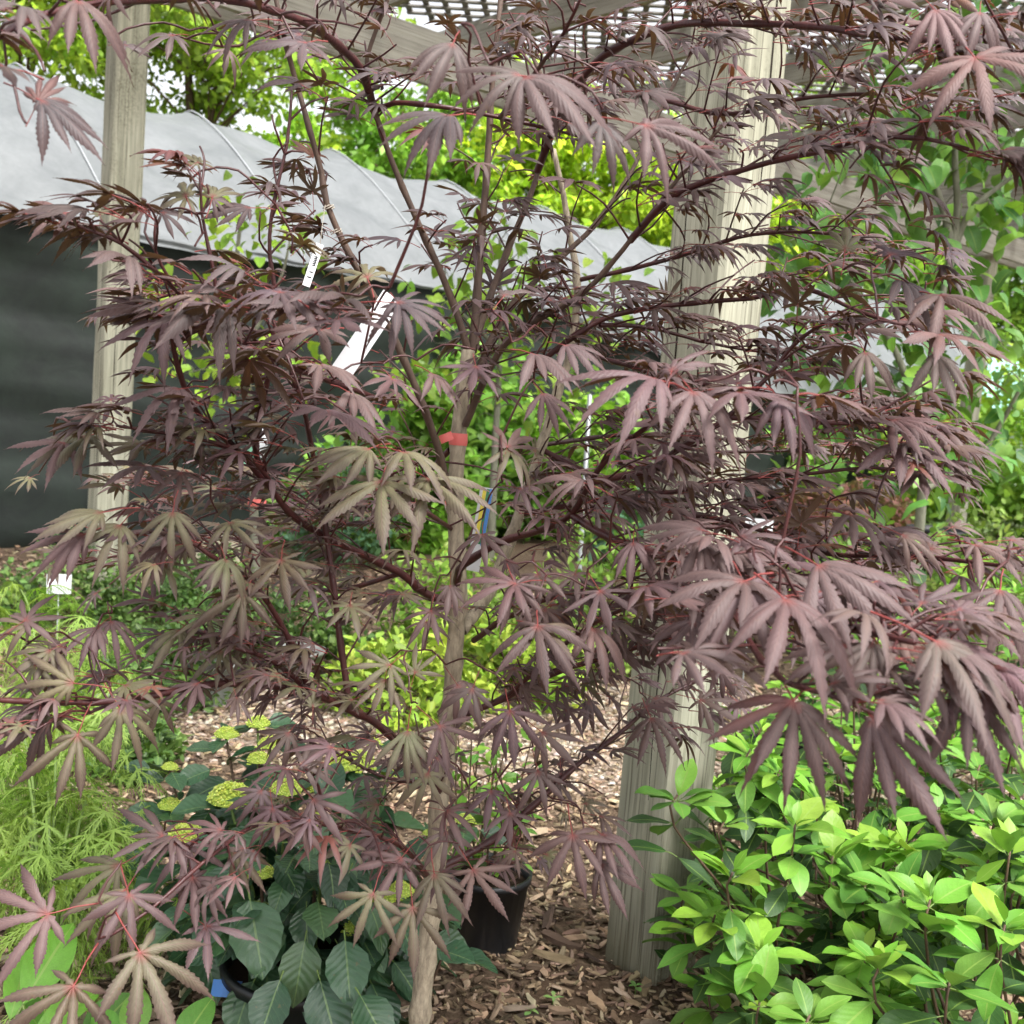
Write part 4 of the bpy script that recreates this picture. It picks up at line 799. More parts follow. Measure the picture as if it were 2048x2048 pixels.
for i, (u, v, d, px) in enumerate(HEADS):
    c = W(u, v, d); rad = px/2*d/FPX*.84; P = smoothpath([hb+UP*.17+r.normal(0, .03, 3)*[1, 1, 0], hb*.4+c*.6+r.normal(0, .02, 3)-UP*.1, c-UP*rad*.3], .04)
    sb = MB(); sb.tube(P, np.linspace(.005, .0028, len(P)), 6); obj('stem', sb.me('stem', [MAT['brownstem'] if i % 2 else MAT['greenstem']]), hyd)
    flower_head(hyd, c, rad, i, int(70+px*2))
    for lvl, (dz, sc) in enumerate(((.015, .085), (.075, .115), (.14, .13), (.2, .12))):
        k = np.argmin(abs(P[:, 2]-(c[2]-dz))); a = r.random()*6.28+lvl*1.57
        for sg in (0, math.pi):
            b = a+sg; out = np.array([math.cos(b), math.sin(b), 0]); dr = r.uniform(-.15, .3)+lvl*.14; hleaf(P[k]+out*.015, nrm(out-UP*dr), UP+out*dr*.8+r.normal(0, .15, 3), sc*r.uniform(.8, 1.2))
for (u, v, d, th, L) in [(500, 1800, 1.82, 80, 190), (560, 1720, 1.9, 60, 110), (470, 1730, 1.9, 120, 100), (610, 1880, 1.8, 100, 150), (690, 1880, 1.78, 85, 160), (640, 1960, 1.75, 75, 170), (720, 1990, 1.72, 60, 150), (860, 1880, 1.9, 20, 120), (790, 1830, 1.85, 60, 120), (560, 1960, 1.75, 110, 150), (450, 1880, 1.85, 150, 110), (880, 1900, 1.85, 15, 100), (330, 1560, 2.2, 190, 70), (300, 1535, 2.2, 185, 65), (420, 1540, 2.2, 160, 90), (500, 1560, 2.15, 20, 90), (420, 1620, 2.1, 120, 100), (520, 1660, 2.0, 150, 110), (590, 1640, 2.05, 30, 100), (430, 1500, 2.3, 190, 75), (660, 1680, 2.0, 60, 110), (700, 1740, 1.9, 110, 120), (760, 1700, 2.0, 40, 110), (620, 1780, 1.9, 140, 110), (960, 1660, 2.15, 20, 80), (560, 1850, 1.85, 120, 140)]:
    h_ = W(u, v, d); rr = nrm(h_-CAM); th = math.radians(th); Nn = nrm(UP*.75-rr*.6+r.normal(0, .12, 3)); Di = CR_*math.cos(th)-CU_*math.sin(th); s_ = max(-.6, min(.6, -np.dot(Di, Nn)/np.dot(rr, Nn))); hleaf(h_, nrm(Di+rr*s_), Nn, L*d/FPX*.82)
mc = W(600, 1830, 2.0)
for i in range(110):
    d = nrm(r.normal(0, 1, 3)+np.array([0, -.4, .35])); p = mc+d*np.array([.25, .22, .24])*r.uniform(.6, 1.0); out = nrm(d*[1, 1, .3]); p[2] = max(.12, p[2])
    hleaf(p, nrm(out-UP*r.uniform(.1, .8)), UP+out*.5+r.normal(0, .2, 3), r.uniform(.06, .10))
scatter(hyd, HY, HYL, its, MAT['hleaf'], MAT['hleaf_s'], MAT['greenstem'], 'hyd', 300)
# pot standing free on the mulch with a small leafy shrub
c = G(968, 1880); sp_ = thing('potted_shrub', 'small leafy shrub in a black nursery pot right of the maple trunk', 'shrub', c*[1, 1, 0]); pot(sp_, c*[1, 1, 0], .095, .17)
its = []; r = np.random.default_rng(5); c = c*[1, 1, 0]
for i in range(22):
    T_ = W(960+r.uniform(-70, 130), 1440+r.uniform(-20, 200), 2.42+r.normal(0, .05)); P = smoothpath([c+UP*.14+r.normal(0, .015, 3)*[1, 1, 0], c*.4+T_*.6-UP*.06+r.normal(0, .02, 3), T_], .04)
    sb = MB(); sb.tube(P, np.linspace(.003, .0015, len(P)), 5); obj('stem', sb.me('stem', [MAT['brownstem']]), sp_)
    for k in range(3, len(P), 2):
        for q in range(2): D = nrm(rv(r, 1)[0]*[1, 1, .4]+UP*.1); its.append((frame(P[k], D, UP+r.normal(0, .4, 3), r.uniform(.03, .055)), vary(BRT[r.integers(0, 3)] if r.random() < .5 else MIDG[r.integers(0, 3)], .2), int(r.integers(0, 6))))
scatter(sp_, OV, OVL, its, MAT['gleaf'], MAT['gleaf_s'], MAT['greenstem'], 'oval', 250)
# lace-leaf maples on the left
LA = [tmpl_lace(i) for i in range(4)]
MAT['lleaf'] = leafmat('lace_leaf', 'obj', back=(.30, .42, .09), rough=.5, spec=.4, trans=.35, tboost=(1.4, 1.4, .6), simple=True); MAT['lleaf_s'] = leafmat('lace_foliage', 'attr', back=(.30, .42, .09), rough=.5, spec=.4, trans=.35, tboost=(1.4, 1.4, .6), simple=True)
def lace(label, tips, base, seed, n=7, leaf=.07, maxobj=220):
    r = np.random.default_rng(seed); base = np.asarray(base)*[1, 1, 0]; t = thing('laceleaf_maple', label, 'shrub', base, 'green laceleaf maples along the left edge'); its = []
    for (u, v, d) in tips:
        T_ = W(u, v, d); P = smoothpath([base, base*.5+T_*.5+UP*.22, T_+UP*.03, T_-UP*.03], .04)
        sb = MB(); sb.tube(P, np.linspace(.006, .0015, len(P)), 5); obj('branch', sb.me('branch', [MAT['greenstem']]), t)
        for k in range(n*2):
            p = P[int(len(P)*r.uniform(.55, .999))]+r.normal(0, .045, 3); out = nrm((T_-base)*[1, 1, 0]+r.normal(0, .4, 3)*[1, 1, 0]); D = nrm(out-UP*r.uniform(.2, .9)+r.normal(0, .25, 3)); its.append((frame(p, D, UP+out*.5+r.normal(0, .3, 3), leaf*r.uniform(.7, 1.25)), vary([(.24, .40, .07), (.32, .48, .10), (.16, .31, .06)][r.integers(0, 3)], .15), int(r.integers(0, 4))))
    scatter(t, LA, LA, its, MAT['lleaf'], MAT['lleaf_s'], MAT['greenstem'], 'lace', maxobj)
lace('feathery yellow green laceleaf maple low at the left edge', [(30, 1560, 2.2), (90, 1620, 2.15), (150, 1680, 2.1), (40, 1700, 2.1), (110, 1760, 2.1), (190, 1760, 2.1), (60, 1820, 2.05), (160, 1850, 2.0), (220, 1880, 2.0), (20, 1650, 2.15), (200, 1620, 2.2), (230, 1700, 2.15), (30, 1480, 2.3), (110, 1530, 2.3), (260, 1820, 2.05), (90, 1900, 1.95), (20, 1780, 2.0)], G(90, 2150), 1, 9, .085)
lace('second feathery green laceleaf maple behind, under the left maple limb', [(40, 1200, 3.0), (120, 1250, 3.0), (200, 1300, 2.9), (60, 1330, 2.8), (150, 1390, 2.75), (30, 1420, 2.7), (230, 1370, 2.9), (100, 1460, 2.6), (20, 1290, 2.9), (180, 1330, 2.9), (60, 1400, 2.7), (200, 1450, 2.7)], G(90, 1720), 2, 8, .10, 150)
# broad-leaved plant in the bottom left corner
b = G(130, 2300)*[1, 1, 0]; bl = thing('broadleaf_plant', 'plant with broad bright green leaves poking in at the bottom left corner', 'plant', b); its = []; r = np.random.default_rng(3)
for (u, v, d, th, L, w) in [(20, 2040, 1.62, 285, 150, 1.0), (45, 2010, 1.62, 300, 190, 1.0), (80, 2060, 1.66, 240, 130, 1), (60, 2080, 1.6, 320, 170, .8), (350, 2110, 1.65, 300, 140, 1), (260, 2090, 1.7, 280, 120, 1.1), (230, 2100, 1.68, 250, 110, 1), (160, 2100, 1.7, 310, 150, 1)]:
    h_ = W(u, v, d); rr = nrm(h_-CAM); t_ = math.radians(th); Nn = nrm(UP*.6-rr*.8+r.normal(0, .15, 3)); Di = CR_*math.cos(t_)-CU_*math.sin(t_); s_ = max(-.6, min(.6, -np.dot(Di, Nn)/np.dot(rr, Nn))); its.append((frame(h_, nrm(Di+rr*s_), Nn, L*d/FPX, w), vary(MIDG[int(r.integers(0, 3))] if L < 160 else BRT[1], .15), int(r.integers(0, 6))))
    P = smoothpath([b, b*.4+h_*.6, h_], .05); sb = MB(); sb.tube(P, np.linspace(.004, .002, len(P)), 5); obj('stem', sb.me('stem', [MAT['greenstem']]), bl)
scatter(bl, OV, OVL, its, MAT['gleaf'], MAT['gleaf_s'], MAT['greenstem'], 'oval', 50)
# mid-distance shrubs
def shrub(name, label, base, w, h, cols, n, leaf, seed, group=None, ptm=None, nst=14, tm=None, z0=.0, cat='shrub', ph=.2, pr=.13, mat='gleaf_s', flat=.75):
    r = np.random.default_rng(seed); base = np.asarray(base, float)*[1, 1, 0]; t = thing(name, label, cat, base, group); zb = ph*.8 if ptm else 0
    if ptm: pot(t, base, pr, ph, ptm)
    sb = MB(); Pn = []; Cn = []
    for i in range(nst*3):
        d = nrm(r.normal(0, 1, 3)*[1, 1, .7]+UP*.4); q = .55+.45*r.random(); c = base+UP*(z0+zb)+np.array([d[0]*w, d[1]*w, abs(d[2])*h])*q
        if i % 3 == 0: P = smoothpath([base+UP*zb*.9+r.normal(0, .02, 3)*[1, 1, 0], base*.5+c*.5+UP*.02, c], .08); sb.tube(P, np.linspace(.005, .0015, len(P)), 4)
        m = n//(nst*3); Pn.append(c+rv(r, m)*(r.random(m)**.5)[:, None]*np.array([w, w, h*.6])*.34); Cn.append(np.tile(vary(cols[i % len(cols)], .2), (m, 1)))
    o = obj('stems', sb.me('stems', [MAT['brownstem']]), t); o['kind'] = 'stuff'
    P = np.concatenate(Pn); C = vcol(r, np.concatenate(Cn), .22, .08); k = len(P); ok = P[:, 2] > .02; P = P[ok]; C = C[ok]; k = len(P)
    V, Q, A, C = cloud(P, rv(r, k)+(P-base)*[1, 1, .3]/w*flat, r.normal(0, .45, (k, 3))+UP, leaf*r.uniform(.6, 1.3, k), C, tm or SM[1])
    o = obj('foliage', mesh('foliage', V, Q, [MAT[mat]], {'lf': A, 'tint': C}), t); o['kind'] = 'stuff'; return t
BX = 'dark green box shrubs in the bed at the left'
BXC = [(.05, .10, .03), (.08, .15, .04), (.10, .19, .05), (.16, .26, .07)]
for k, (lab, g, w, h) in enumerate([('small leaved box shrub in front of the foot of the left post', (330, 1400), .26, .34), ('box shrub behind a pale grey pot under the red maple limb', (480, 1340), .26, .36), ('box shrub furthest right in the left bed behind the maple branches', (620, 1330), .27, .36), ('box shrub beside the foot of the left post near the cloth wall', (300, 1260), .3, .36), ('box shrub near the cream block by the cloth wall', (430, 1240), .32, .36), ('low box shrub beside the feathery maple at the left', (240, 1450), .2, .26), ('spreading low shrub on the dark mulch at left', (250, 1540), .16, .16), ('box shrub left of the left post below the white label', (120, 1240), .34, .4)]):
    shrub('box_shrub', lab, G(*g), w, h, BXC, 2600, .034, 30+k, BX)
YGC = [(.32, .46, .05), (.24, .38, .05), (.40, .52, .08)]
shrub('golden_shrub', 'low yellow green shrub glowing just left of the maple trunk', G(800, 1420), .30, .36, YGC, 1500, .055, 50, 'yellow green shrubs behind the trunk', tm=OVL[0])
shrub('golden_shrub', 'yellow green shrub glowing just right of the maple trunk', G(1010, 1400), .30, .40, YGC, 1500, .055, 51, 'yellow green shrubs behind the trunk', tm=OVL[0])
shrub('golden_shrub', 'taller pale green shrub against the left side of the near post', G(1180, 1330), .30, .75, [(.30, .45, .08), (.38, .52, .10), (.22, .36, .07)], 1600, .05, 52, 'yellow green shrubs behind the trunk', tm=OVL[0])
shrub('green_shrub', 'green shrub low behind the middle of the maple near the path', G(900, 1330), .4, .55, [(.20, .34, .05), (.28, .42, .06)], 1800, .05, 53, tm=OVL[0])
shrub('hosta', 'blue green hosta with broad leaves beyond the maple beside the post', G(1270, 1130), .35, .5, [(.12, .26, .14), (.10, .22, .12)], 260, .2, 54, ptm='pot', tm=OVL[0], cat='plant')
shrub('green_shrub', 'bright green mounded shrub far behind between trunk and post', G(1200, 1080), .55, .95, [(.24, .42, .05), (.18, .36, .05)], 2600, .06, 55)
shrub('conifer_shrub', 'soft blue green conifer shrub at the foot of the cloth wall', G(680, 1130), .4, .9, [(.07, .16, .10), (.10, .20, .12)], 2600, .05, 56, flat=.3)
shrub('pink_shrub', 'dusty pink leaved shrub in a black pot right of the near post', G(1630, 1130), .42, .45, [(.32, .13, .12), (.40, .18, .16), (.25, .10, .10)], 1800, .06, 57, ptm='pot', ph=.4, pr=.25)
shrub('pink_shrub', 'second dusty pink shrub in a black pot behind the right boughs', G(1740, 1100), .4, .42, [(.30, .12, .11), (.36, .16, .14)], 1500, .06, 58, ptm='pot', ph=.4, pr=.25)
shrub('groundcover', 'low pale green ground cover bed at the right edge', G(2010, 1080), 1.0, .35, [(.28, .38, .16), (.40, .48, .26), (.18, .28, .09)], 4200, .06, 59, cat='plant')
shrub('green_shrub', 'leafy shrub under the lilac at the right edge', G(1960, 1230), .6, .8, [(.26, .42, .08), (.34, .5, .10)], 1500, .08, 60, tm=OVL[0])
shrub('green_shrub', 'leafy mid green shrub low behind the right maple boughs', G(1660, 1300), .5, .7, [(.18, .34, .06), (.28, .45, .08)], 1600, .07, 61, tm=OVL[0])
GW = 'leafy shrubs along the foot of the tunnel'
for k, (lab, g, w, h, c) in enumerate([('leafy shrub against the dark wall just left of the near post', (1230, 1060), .75, 1.5, (.20, .38, .05)), ('leafy shrub against the dark wall right of the maple trunk', (1080, 1065), .7, 1.45, (.26, .44, .05)), ('leafy shrub against the dark wall behind the maple trunk', (930, 1070), .7, 1.7, (.16, .32, .05)), ('leafy shrub against the tunnel right of the near post', (1560, 1030), .9, 1.5, (.20, .38, .06)), ('low leafy shrub at the wall left of the maple trunk', (800, 1085), .6, 1.5, (.22, .40, .05)), ('leafy shrub before the wall between the dogwood and the maple trunk', (680, 1090), .55, 1.0, (.18, .34, .06))]):
    shrub('leafy_shrub', lab, G(*g), w, h, [c, tuple(.65*q for q in c), tuple(1.3*q for q in c)], 2600, .11, 80+k, GW, tm=HTL[k % 3], nst=20)
for k, (lab, x, y, w, h, c) in enumerate([('hedge like shrub mass beyond the tunnel end at right', 7.5, 14.5, 1.8, 2.6, MG), ('rounded green shrub far behind the lilac', 9.5, 15, 1.8, 2.2, LG), ('tall shrub far right beyond the pergola post', 6.0, 15.5, 1.4, 2.4, LG)]):
    shrub('tall_shrub', lab, (x, y, 0), w, h, [c, tuple(.7*q for q in c)], 6500, .13, 70+k, 'shrubs beyond the pergola')
# small trees: dogwood by the wall, another behind the trunk, lilac at the right
def leaftree(name, label, cat, paths, tips, cols, leaf, seed, tm, tml, key, maxobj, r0=.02, bark='greystem', nl=9, spread=.16, grp=None):
    r = np.random.default_rng(seed); base = paths[0][0]*[1, 1, 0]; t = thing(name, label, cat, base, grp); pts = []
    for i, p in enumerate(paths):
        P = smoothpath(p, .06); mb = MB(); rr0 = r0*(1 if i == 0 else .55); mb.tube(P, np.linspace(rr0, rr0*.35, len(P)), 8); obj('trunk' if i == 0 else 'branch', mb.me('branch', [MAT[bark]]), t); pts.append(P[len(P)//3 if i == 0 else 2:])
    A_ = np.concatenate(pts); its = []; tw = MB()
    for T_ in tips:
        low = A_[A_[:, 2] < T_[2]+.05] if (A_[:, 2] < T_[2]+.05).any() else A_
        j = np.argmin(((low-T_)**2).sum(1)); q = low[j]; P = smoothpath([q, (q+T_)/2+UP*.04+r.normal(0, .02, 3), T_], .05); tw.tube(P, np.linspace(.004, .0018, len(P)), 4); A_ = np.vstack([A_, P[3:]])
        for k in range(nl):
            p = P[-1-int(r.random()*min(len(P)-1, 4))]+r.normal(0, spread*.35, 3); D = nrm(rv(r, 1)[0]*[1, 1, .4]-UP*.45); its.append((frame(p, D, UP*.8+D*.2+r.normal(0, .35, 3)-nrm(p-CAM)*.2, leaf*r.uniform(.6, 1.2)), vary(cols[int(r.integers(0, len(cols)))], .18), int(r.integers(0, 6))))
    if tw.n: obj('twigs', tw.me('twigs', [MAT[bark]]), t)['kind'] = 'stuff'
    scatter(t, tm, tml, its, MAT['gleaf'], MAT['gleaf_s'], MAT['greenstem'], key, maxobj); return t
r = np.random.default_rng(21)
dg = G(512, 1185); d0 = dg[1]
leaftree('dogwood', 'small bright green tree against the dark cloth wall beside the left post', 'tree', [tp((512, 1185, d0), (506, 950, d0), (500, 800, d0), (470, 600, d0), (480, 450, d0)), tp((500, 800, d0), (420, 700, d0), (340, 640, d0)), tp((490, 700, d0), (560, 560, d0), (580, 480, d0))],
  tp(*[(x+r.normal(0, 10), y+r.normal(0, 10), d0+r.normal(0, .15)) for x, y in [(480, 430), (440, 450), (530, 450), (570, 480), (500, 480), (450, 500), (290, 560), (310, 600), (350, 590), (380, 640), (330, 650), (400, 600), (440, 560), (300, 530), (370, 740), (400, 770), (350, 760), (440, 740), (470, 790), (420, 800), (500, 770), (560, 740), (600, 700), (640, 760), (380, 690), (560, 520), (620, 740), (520, 700), (460, 660)]]), [(.36, .55, .05), (.44, .62, .06), (.28, .46, .05)], .085, 5, HT, HTL, 'heart', 120, .03, nl=11, spread=.3)
leaftree('dogwood', 'small green tree behind the maple leaders in front of the tunnel roof', 'tree', [tp((980, 1120, 7.2), (990, 900, 7.2), (1000, 700, 7.2), (1000, 480, 7.2)), tp((1000, 700, 7.2), (900, 600, 7.2), (890, 540, 7.2))],
  tp(*[(x+r.normal(0, 12), y+r.normal(0, 12), 7.2+r.normal(0, .2)) for x, y in [(1000, 430), (980, 470), (1020, 480), (1040, 520), (960, 520), (1000, 560), (920, 560), (890, 540), (1060, 560), (1080, 600), (900, 620), (960, 620), (1020, 640), (870, 590), (1100, 520), (1220, 600), (1240, 640), (1200, 660), (1250, 560), (1180, 620), (1100, 700), (1000, 760), (940, 700), (1140, 760), (860, 680), (820, 760), (760, 720), (1060, 820), (960, 830)]]), [(.26, .44, .05), (.20, .38, .05), (.34, .52, .06)], .10, 6, HT, HTL, 'heart', 60, .03, nl=11, spread=.42)
LT = 4.7
lt = leaftree('lilac_tree', 'grey stemmed lilac tree with heart shaped leaves at the right edge', 'tree', [tp((1800, 1560, LT), (1835, 1100, LT), (1845, 980, LT), (1858, 780, LT), (1880, 620, LT), (1903, 500, LT)), tp((1903, 500, LT), (1890, 430, LT), (1870, 370, LT), (1840, 260, LT), (1800, 140, LT)), tp((1900, 520, LT), (1915, 420, LT), (1910, 300, LT), (1930, 150, LT), (1920, 20, LT)), tp((1893, 550, LT), (1930, 440, LT), (1975, 390, LT), (2060, 330, LT)), tp((1845, 980, LT), (1950, 920, LT+.1), (2000, 850, LT+.1), (2060, 740, LT)), tp((1850, 880, LT), (1790, 700, LT-.1), (1700, 560, LT-.1), (1650, 430, LT-.1)), tp((1860, 820, LT), (1720, 740, LT-.2), (1640, 700, LT-.2))],
  tp(*[(x+r.normal(0, 10), y+r.normal(0, 10), LT+r.normal(0, .25)) for x, y in [(1820, 90), (1900, 50), (2000, 70), (1800, 180), (1840, 200), (2030, 190), (1900, 200), (1940, 220), (1870, 260), (1750, 230), (1690, 290), (1720, 320), (1660, 300), (1780, 280), (1820, 330), (1990, 260), (2040, 300), (1850, 320), (1900, 330), (1950, 330), (1880, 420), (1820, 450), (1960, 360), (1990, 440), (2030, 430), (2020, 500), (1950, 460), (1620, 440), (1660, 480), (1700, 450), (1560, 470), (1580, 540), (1640, 540), (1700, 580), (1750, 540), (1800, 560), (1960, 550), (1920, 600), (1620, 620), (1680, 660), (1740, 640), (1800, 660), (1560, 640), (1600, 700), (1850, 700), (1900, 680), (1950, 700), (2000, 640), (2030, 700), (1640, 760), (1700, 740), (1760, 760), (1820, 780), (1880, 780), (1940, 780), (1990, 760), (2030, 820), (1580, 830), (1640, 850), (1700, 850), (1760, 840), (1850, 860), (1920, 860), (1980, 900), (1540, 880), (1810, 930), (1880, 960), (1760, 940), (1930, 950), (2010, 960)]]), [(.09, .22, .05), (.12, .28, .06), (.17, .35, .07), (.07, .17, .05), (.22, .40, .06)], .10, 7, HT, HTL, 'heart', 300, .034, nl=11, spread=.32)
# ================================================================== labels, ribbons and other small things
MAT['white'] = plain('white_plastic', (.62, .63, .64), .4, .5, .04, 20); MAT['blackink'] = plain('black_print', (.02, .02, .02), .6, .3)
MAT['pink'] = plain('pink_tape', (.72, .16, .14), .45, .4, .1, 15); MAT['blue'] = plain('blue_print', (.06, .22, .60), .4, .5, .05); MAT['yellow'] = plain('yellow_print', (.75, .62, .05), .4, .5, .05); MAT['green'] = plain('green_print', (.02, .20, .06), .4, .5, .05)
MAT['mint'] = plain('mint_tape', (.25, .55, .38), .5, .4, .1); MAT['cream'] = plain('cream_wood', (.55, .50, .36), .8, .2, .2, 25); MAT['string'] = plain('pale_wire', (.45, .40, .33), .5, .4)
def strip(name, parent, a, b, w, mat, bend=0.0, th=.0006, face=None, off=0.0, n=8):
    """a thin flexible strip from a to b, width w"""
    a, b = np.asarray(a), np.asarray(b); d = nrm(b-a); f = nrm((CAM-(a+b)/2) if face is None else face); s = nrm(np.cross(d, f)); f = np.cross(s, d); V = []
    for t in np.linspace(0, 1, n):
        c = a+(b-a)*t+f*(bend*math.sin(math.pi*t)+off)
        for q, z in ((-1, 0), (1, 0), (1, -th), (-1, -th)): V.append(c+s*q*w/2+f*z)
    Q = [(i*4+j, i*4+(j+1) % 4, i*4+4+(j+1) % 4, i*4+4+j) for i in range(n-1) for j in range(4)]+[(0, 3, 2, 1), (n*4-4, n*4-3, n*4-2, n*4-1)]
    mb = MB(); mb.add(V, np.array(Q)); return obj(name, mb.me(name, [MAT[mat]], False), parent)
a, b = W(785, 592, 1.5), W(680, 748, 1.46)
tg = thing('plant_label', 'long blank white loop label hanging in the maple left of the trunk', 'label', b)
strip('band', tg, a, b, .029, 'white', .006, face=CAM-b+CR_*.1)
m_ = a+(b-a)*.14; strip('black_bar', tg, m_-nrm(b-a)*.012+CR_*.005, m_+nrm(b-a)*.012+CR_*.005, .004, 'blackink', 0, face=CAM-b+CR_*.1, off=.0045, n=3)
a, b = W(640, 488, 1.52), W(612, 572, 1.5)
t2 = thing('price_tag', 'narrow pale barcode tag hanging on a thread left of the maple limb', 'label', b)
strip('card', t2, a, b, .0105, 'white', .001)
for q in (.12, .3, .34, .38, .42, .46, .5, .66, .78): strip('printed_bar', t2, a+(b-a)*q-CR_*.003, a+(b-a)*q+CR_*.003-CU_*.001, .0016, 'blackink', 0, off=.0016, n=2)
mb = MB(); mb.tube(smoothpath([W(652, 400, 1.55), W(646, 440, 1.53), a], .02), .0005, 4); obj('thread', mb.me('thread', [MAT['string']]), t2)
def ring(c, r, mat, label, turns=2, wire=.0009):
    t = thing('plant_tie', label, 'tie', c, 'wire ties on the left maple limb'); ax = nrm(W(696, 507, T-.18)-W(652, 406, T-.2)); X = nrm(np.cross(ax, UP)); Y = np.cross(ax, X); an = np.linspace(0, 6.283*turns, 16*turns)
    mb = MB(); mb.tube([c+r*(math.cos(q)*X+math.sin(q)*Y)+ax*(.003*q/6.28-.003) for q in an], wire, 4); obj('wire', mb.me('wire', [MAT[mat]]), t)
ring(W(657, 415, T-.2), .0075, 'string', 'pale wire tie looped round the left maple limb, upper one'); ring(W(672, 463, T-.19), .0078, 'string', 'pale wire tie looped round the left maple limb, lower one')
pr = trunk[np.argmin(abs(trunk[:, 2]-W(922, 880, T)[2]))]
rb = thing('ribbon', 'salmon pink marking tape tied round the maple trunk', 'ribbon', pr)
mb = MB(); mb.lathe(pr, [(.0146, -.006), (.0152, 0), (.0146, .009), (.014, .013)], 16); obj('band', mb.me('band', [MAT['pink']]), rb)
strip('tail', rb, W(905, 870, T-.025), W(880, 880, T-.03), .013, 'pink', .004); strip('tail', rb, W(890, 950, T-.022), W(897, 1010, T-.026), .010, 'pink', .004)
a, b = W(974, 975, T+.1), W(945, 1142, T+.08)
ct = thing('colour_tag', 'blue, green and yellow striped plant tag behind the trunk', 'label', b)
strip('card', ct, a, b, .022, 'white', .004)
for q, mt, w in ((-.003, 'yellow', .006), (.003, 'green', .005), (.0082, 'blue', .0055)):
    if mt != 'white': strip('stripe', ct, a+(b-a)*.02+CR_*q, a+(b-a)*.86+CR_*q, w, mt, .004, off=.0008)
# things standing about in the beds
def card(name, label, u, v, d, w, h, text=None, stake=True):
    c = W(u, v, d); t = thing(name, label, 'label', c*[1, 1, 0]); yaw = math.atan2(-c[0], c[1]); R = np.array(Matrix.Rotation(-math.atan2(c[0], c[1]), 3, 'Z') @ Matrix.Rotation(math.radians(-12), 3, 'X'))
    mb = MB(); mb.box(c, (w, .002, h), R); obj('card', mb.me('card', [MAT['white']], False), t)
    mb = MB(); mb.tube([c-UP*c[2], c-UP*h*.45+R[:, 1]*.004], .003, 6); obj('stake', mb.me('stake', [MAT['steel']]), t)
    if text:
        cu = bpy.data.curves.new('lettering', 'FONT'); cu.body = text; cu.size = h*.7; cu.align_x = 'CENTER'; cu.align_y = 'CENTER'; cu.extrude = .0003
        o = bpy.data.objects.new('lettering', cu); COL.objects.link(o); dg_ = bpy.context.evaluated_depsgraph_get(); me = bpy.data.meshes.new_from_object(o.evaluated_get(dg_)); bpy.data.objects.remove(o)
        me.materials.clear(); me.materials.append(MAT['blackink']); m = np.eye(4); m[:3, 0] = R[:, 0]; m[:3, 1] = R[:, 2]; m[:3, 2] = -R[:, 1]; m[:3, 3] = c-R[:, 1]*.0022-R[:, 0]*w*.22; obj('lettering', me, t, M=m)
card('plant_sign', 'white plant sign left of the foot of the left post', 118, 1168, 4.7, .10, .085)
card('plant_sign', 'white plant sign with dark lettering right of the near post', 1518, 1050, 4.4, .11, .05, 'W')
def lonepot(label, u, v, r, h, mat, group=None, name='nursery_pot'):
    c = G(u, v)*[1, 1, 0]; t = thing(name, label, 'pot', c, group); pot(t, c, r, h, mat)
WP = 'pale grey pots in the left bed'
lonepot('pale grey pot on dark mulch under the red maple limb', 420, 1408, .095, .17, 'whitepot', WP); lonepot('pale grey pot at the foot of the feathery maple', 205, 1470, .09, .17, 'whitepot', WP); lonepot('pale grey pot right of the others near the maple trunk', 596, 1378, .10, .17, 'whitepot', WP)
lonepot('empty black pot behind the rhododendrons beside the near post', 1550, 1600, .13, .24, 'pot'); lonepot('large black pot far back under the lilac', 1870, 1150, .28, .42, 'pot'); lonepot('large black pot at the right edge behind the ground cover', 2005, 1000, .35, .45, 'pot'); lonepot('large black pot just right of the near post in the distance', 1560, 1060, .35, .5, 'pot'); lonepot('black pot beyond the hosta left of the near post', 1225, 1060, .3, .42, 'pot')
c = G(430, 1135)*[1, 1, 0]; R = np.array(Matrix.Rotation(.5, 3, 'Z')); t = thing('wooden_block', 'short cream timber block by the cloth wall behind the maple', 'block', c)
mb = MB(); mb.box(c+UP*.1, (.3, .2, .2), R); obj('timber', mb.me('timber', [MAT['cream']], False), t)
# thin stake, tape and torn tag on the dogwood stem
dw = G(512, 1185)[1]; t = thing('tree_tape', 'mint green tape tied round the pale dogwood stem', 'ribbon', W(505, 905, dw))
mb = MB(); c = W(505, 905, dw); mb.lathe(c, [(.034, -.05), (.036, .04)], 12); obj('band', mb.me('band', [MAT['mint']]), t); strip('tail', t, W(500, 925, dw-.05), W(478, 934, dw-.06), .03, 'mint', .01)
t = thing('tree_ribbon', 'pink ribbon tied low round the pale dogwood stem', 'ribbon', W(507, 1004, dw)); c = W(507, 1004, dw); mb = MB(); mb.lathe(c, [(.036, -.02), (.037, .02)], 12); obj('band', mb.me('band', [MAT['pink']]), t); strip('tail', t, W(510, 1002, dw-.05), W(532, 1006, dw-.06), .03, 'pink', .01)
t = thing('torn_label', 'curled white label hanging beside the dogwood stem', 'label', W(528, 900, dw-.1)); strip('card', t, W(527, 852, dw-.1), W(526, 915, dw-.12), .045, 'white', .03)
c = W(1178, 960, 6.2); t = thing('metal_stake', 'thin grey metal stake standing behind the maple left of the near post', 'stake', c*[1, 1, 0]); mb = MB(); mb.tube([c*[1, 1, 0], W(1180, 790, 6.2)], .014, 8); obj('tube', mb.me('tube', [MAT['steel']]), t)
# blue band on the hydrangea pot
strip('pot_label', hyd, W(424, 1975, 1.86), W(482, 1980, 1.86), .028, 'blue', .006)
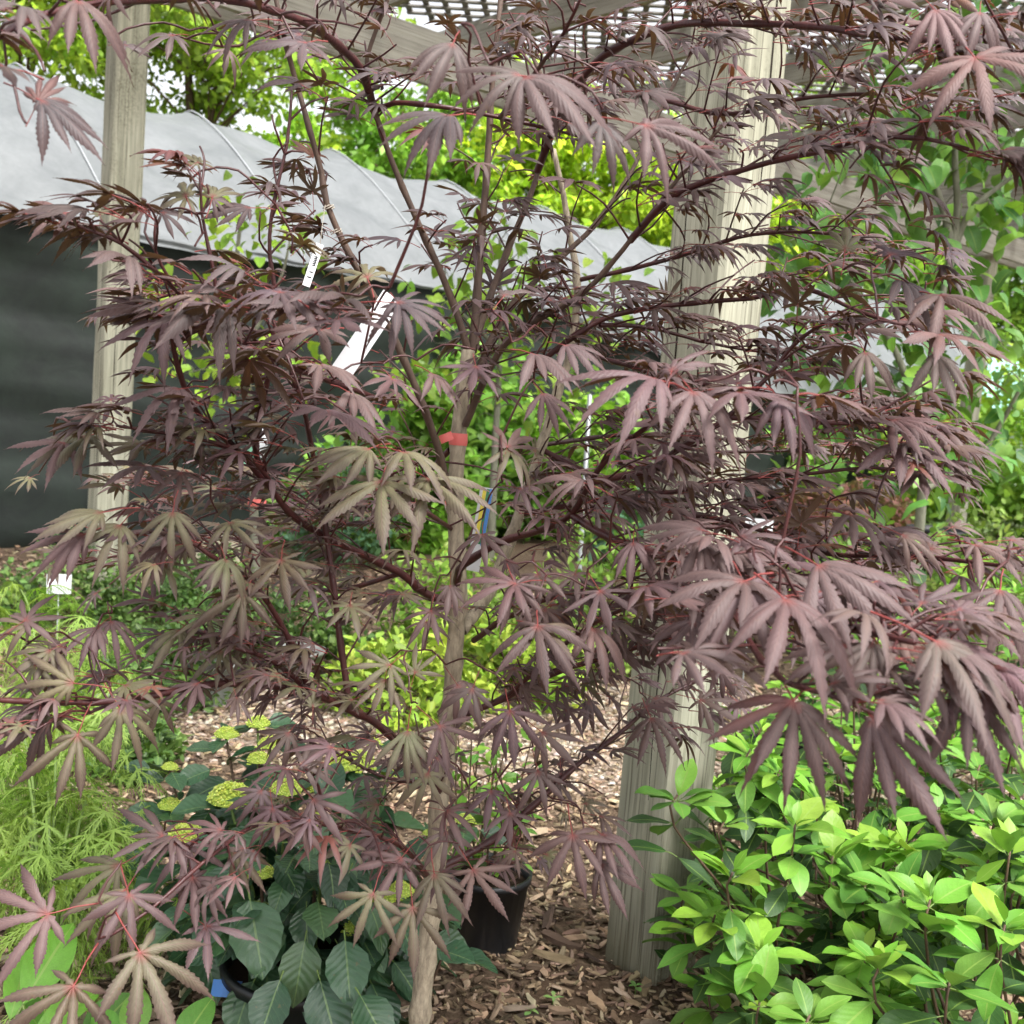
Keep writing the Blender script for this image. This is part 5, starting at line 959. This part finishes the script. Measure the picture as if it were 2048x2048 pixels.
# shed with a pale teal roof far right
MAT['teal'] = plain('teal_metal_roof', (.35, .62, .56), .4, .5, .06, 8); MAT['shedwall'] = plain('shed_wall', (.55, .62, .58), .7, .3, .08, 6)
c = np.array([9.6, 19.0, 0]); t = thing('shed', 'small shed with a pale teal metal roof at the right edge', 'shed', c); Rz = np.array(Matrix.Rotation(-.45, 3, 'Z'))
mb = MB(); mb.box(c+UP*.95, (2.6, 2.2, 1.9), Rz); obj('wall', mb.me('wall', [MAT['shedwall']], False), t)
mb = MB()
for sg in (-1, 1):
    V = [Rz @ np.array(p)+c for p in ((-1.55, sg*1.35, 1.75), (1.55, sg*1.35, 1.75), (1.55, 0, 2.75), (-1.55, 0, 2.75), (-1.55, sg*1.35, 1.70), (1.55, sg*1.35, 1.70), (1.55, 0, 2.70), (-1.55, 0, 2.70))]
    mb.add(V, np.array([(0, 1, 2, 3), (7, 6, 5, 4), (0, 4, 5, 1), (1, 5, 6, 2), (3, 7, 4, 0)]))
    for x in np.linspace(-1.5, 1.5, 11): mb.tube([Rz @ np.array((x, sg*1.36, 1.76))+c, Rz @ np.array((x, 0, 2.76))+c], .02, 4)
obj('roof', mb.me('roof', [MAT['teal']], False), t)
# tiny weed seedlings in the mulch
for k, (u, v, lab) in enumerate([(1105, 2012, 'tiny green seedling in the mulch in front of the black pot'), (1060, 2040, 'tiny seedling at the very bottom edge right of the trunk'), (1270, 1990, 'tiny seedling in the mulch left of the foot of the near post')]):
    c = G(u, v)*[1, 1, 0]; t = thing('seedling', lab, 'weed', c, 'weed seedlings in the mulch'); its = []
    sb = MB(); sb.tube([c, c+UP*.022], .0012, 4); obj('stem', sb.me('stem', [MAT['greenstem']]), t)
    for q in range(4): a = q*1.57+k; its.append((frame(c+UP*(.018+.004*(q % 2)), (math.cos(a), math.sin(a), .25), UP, .022-.004*(q % 2)), vary((.22, .40, .12), .1), q))
    scatter(t, OV, OVL, its, MAT['gleaf'], MAT['gleaf_s'], MAT['greenstem'], 'oval', 10)
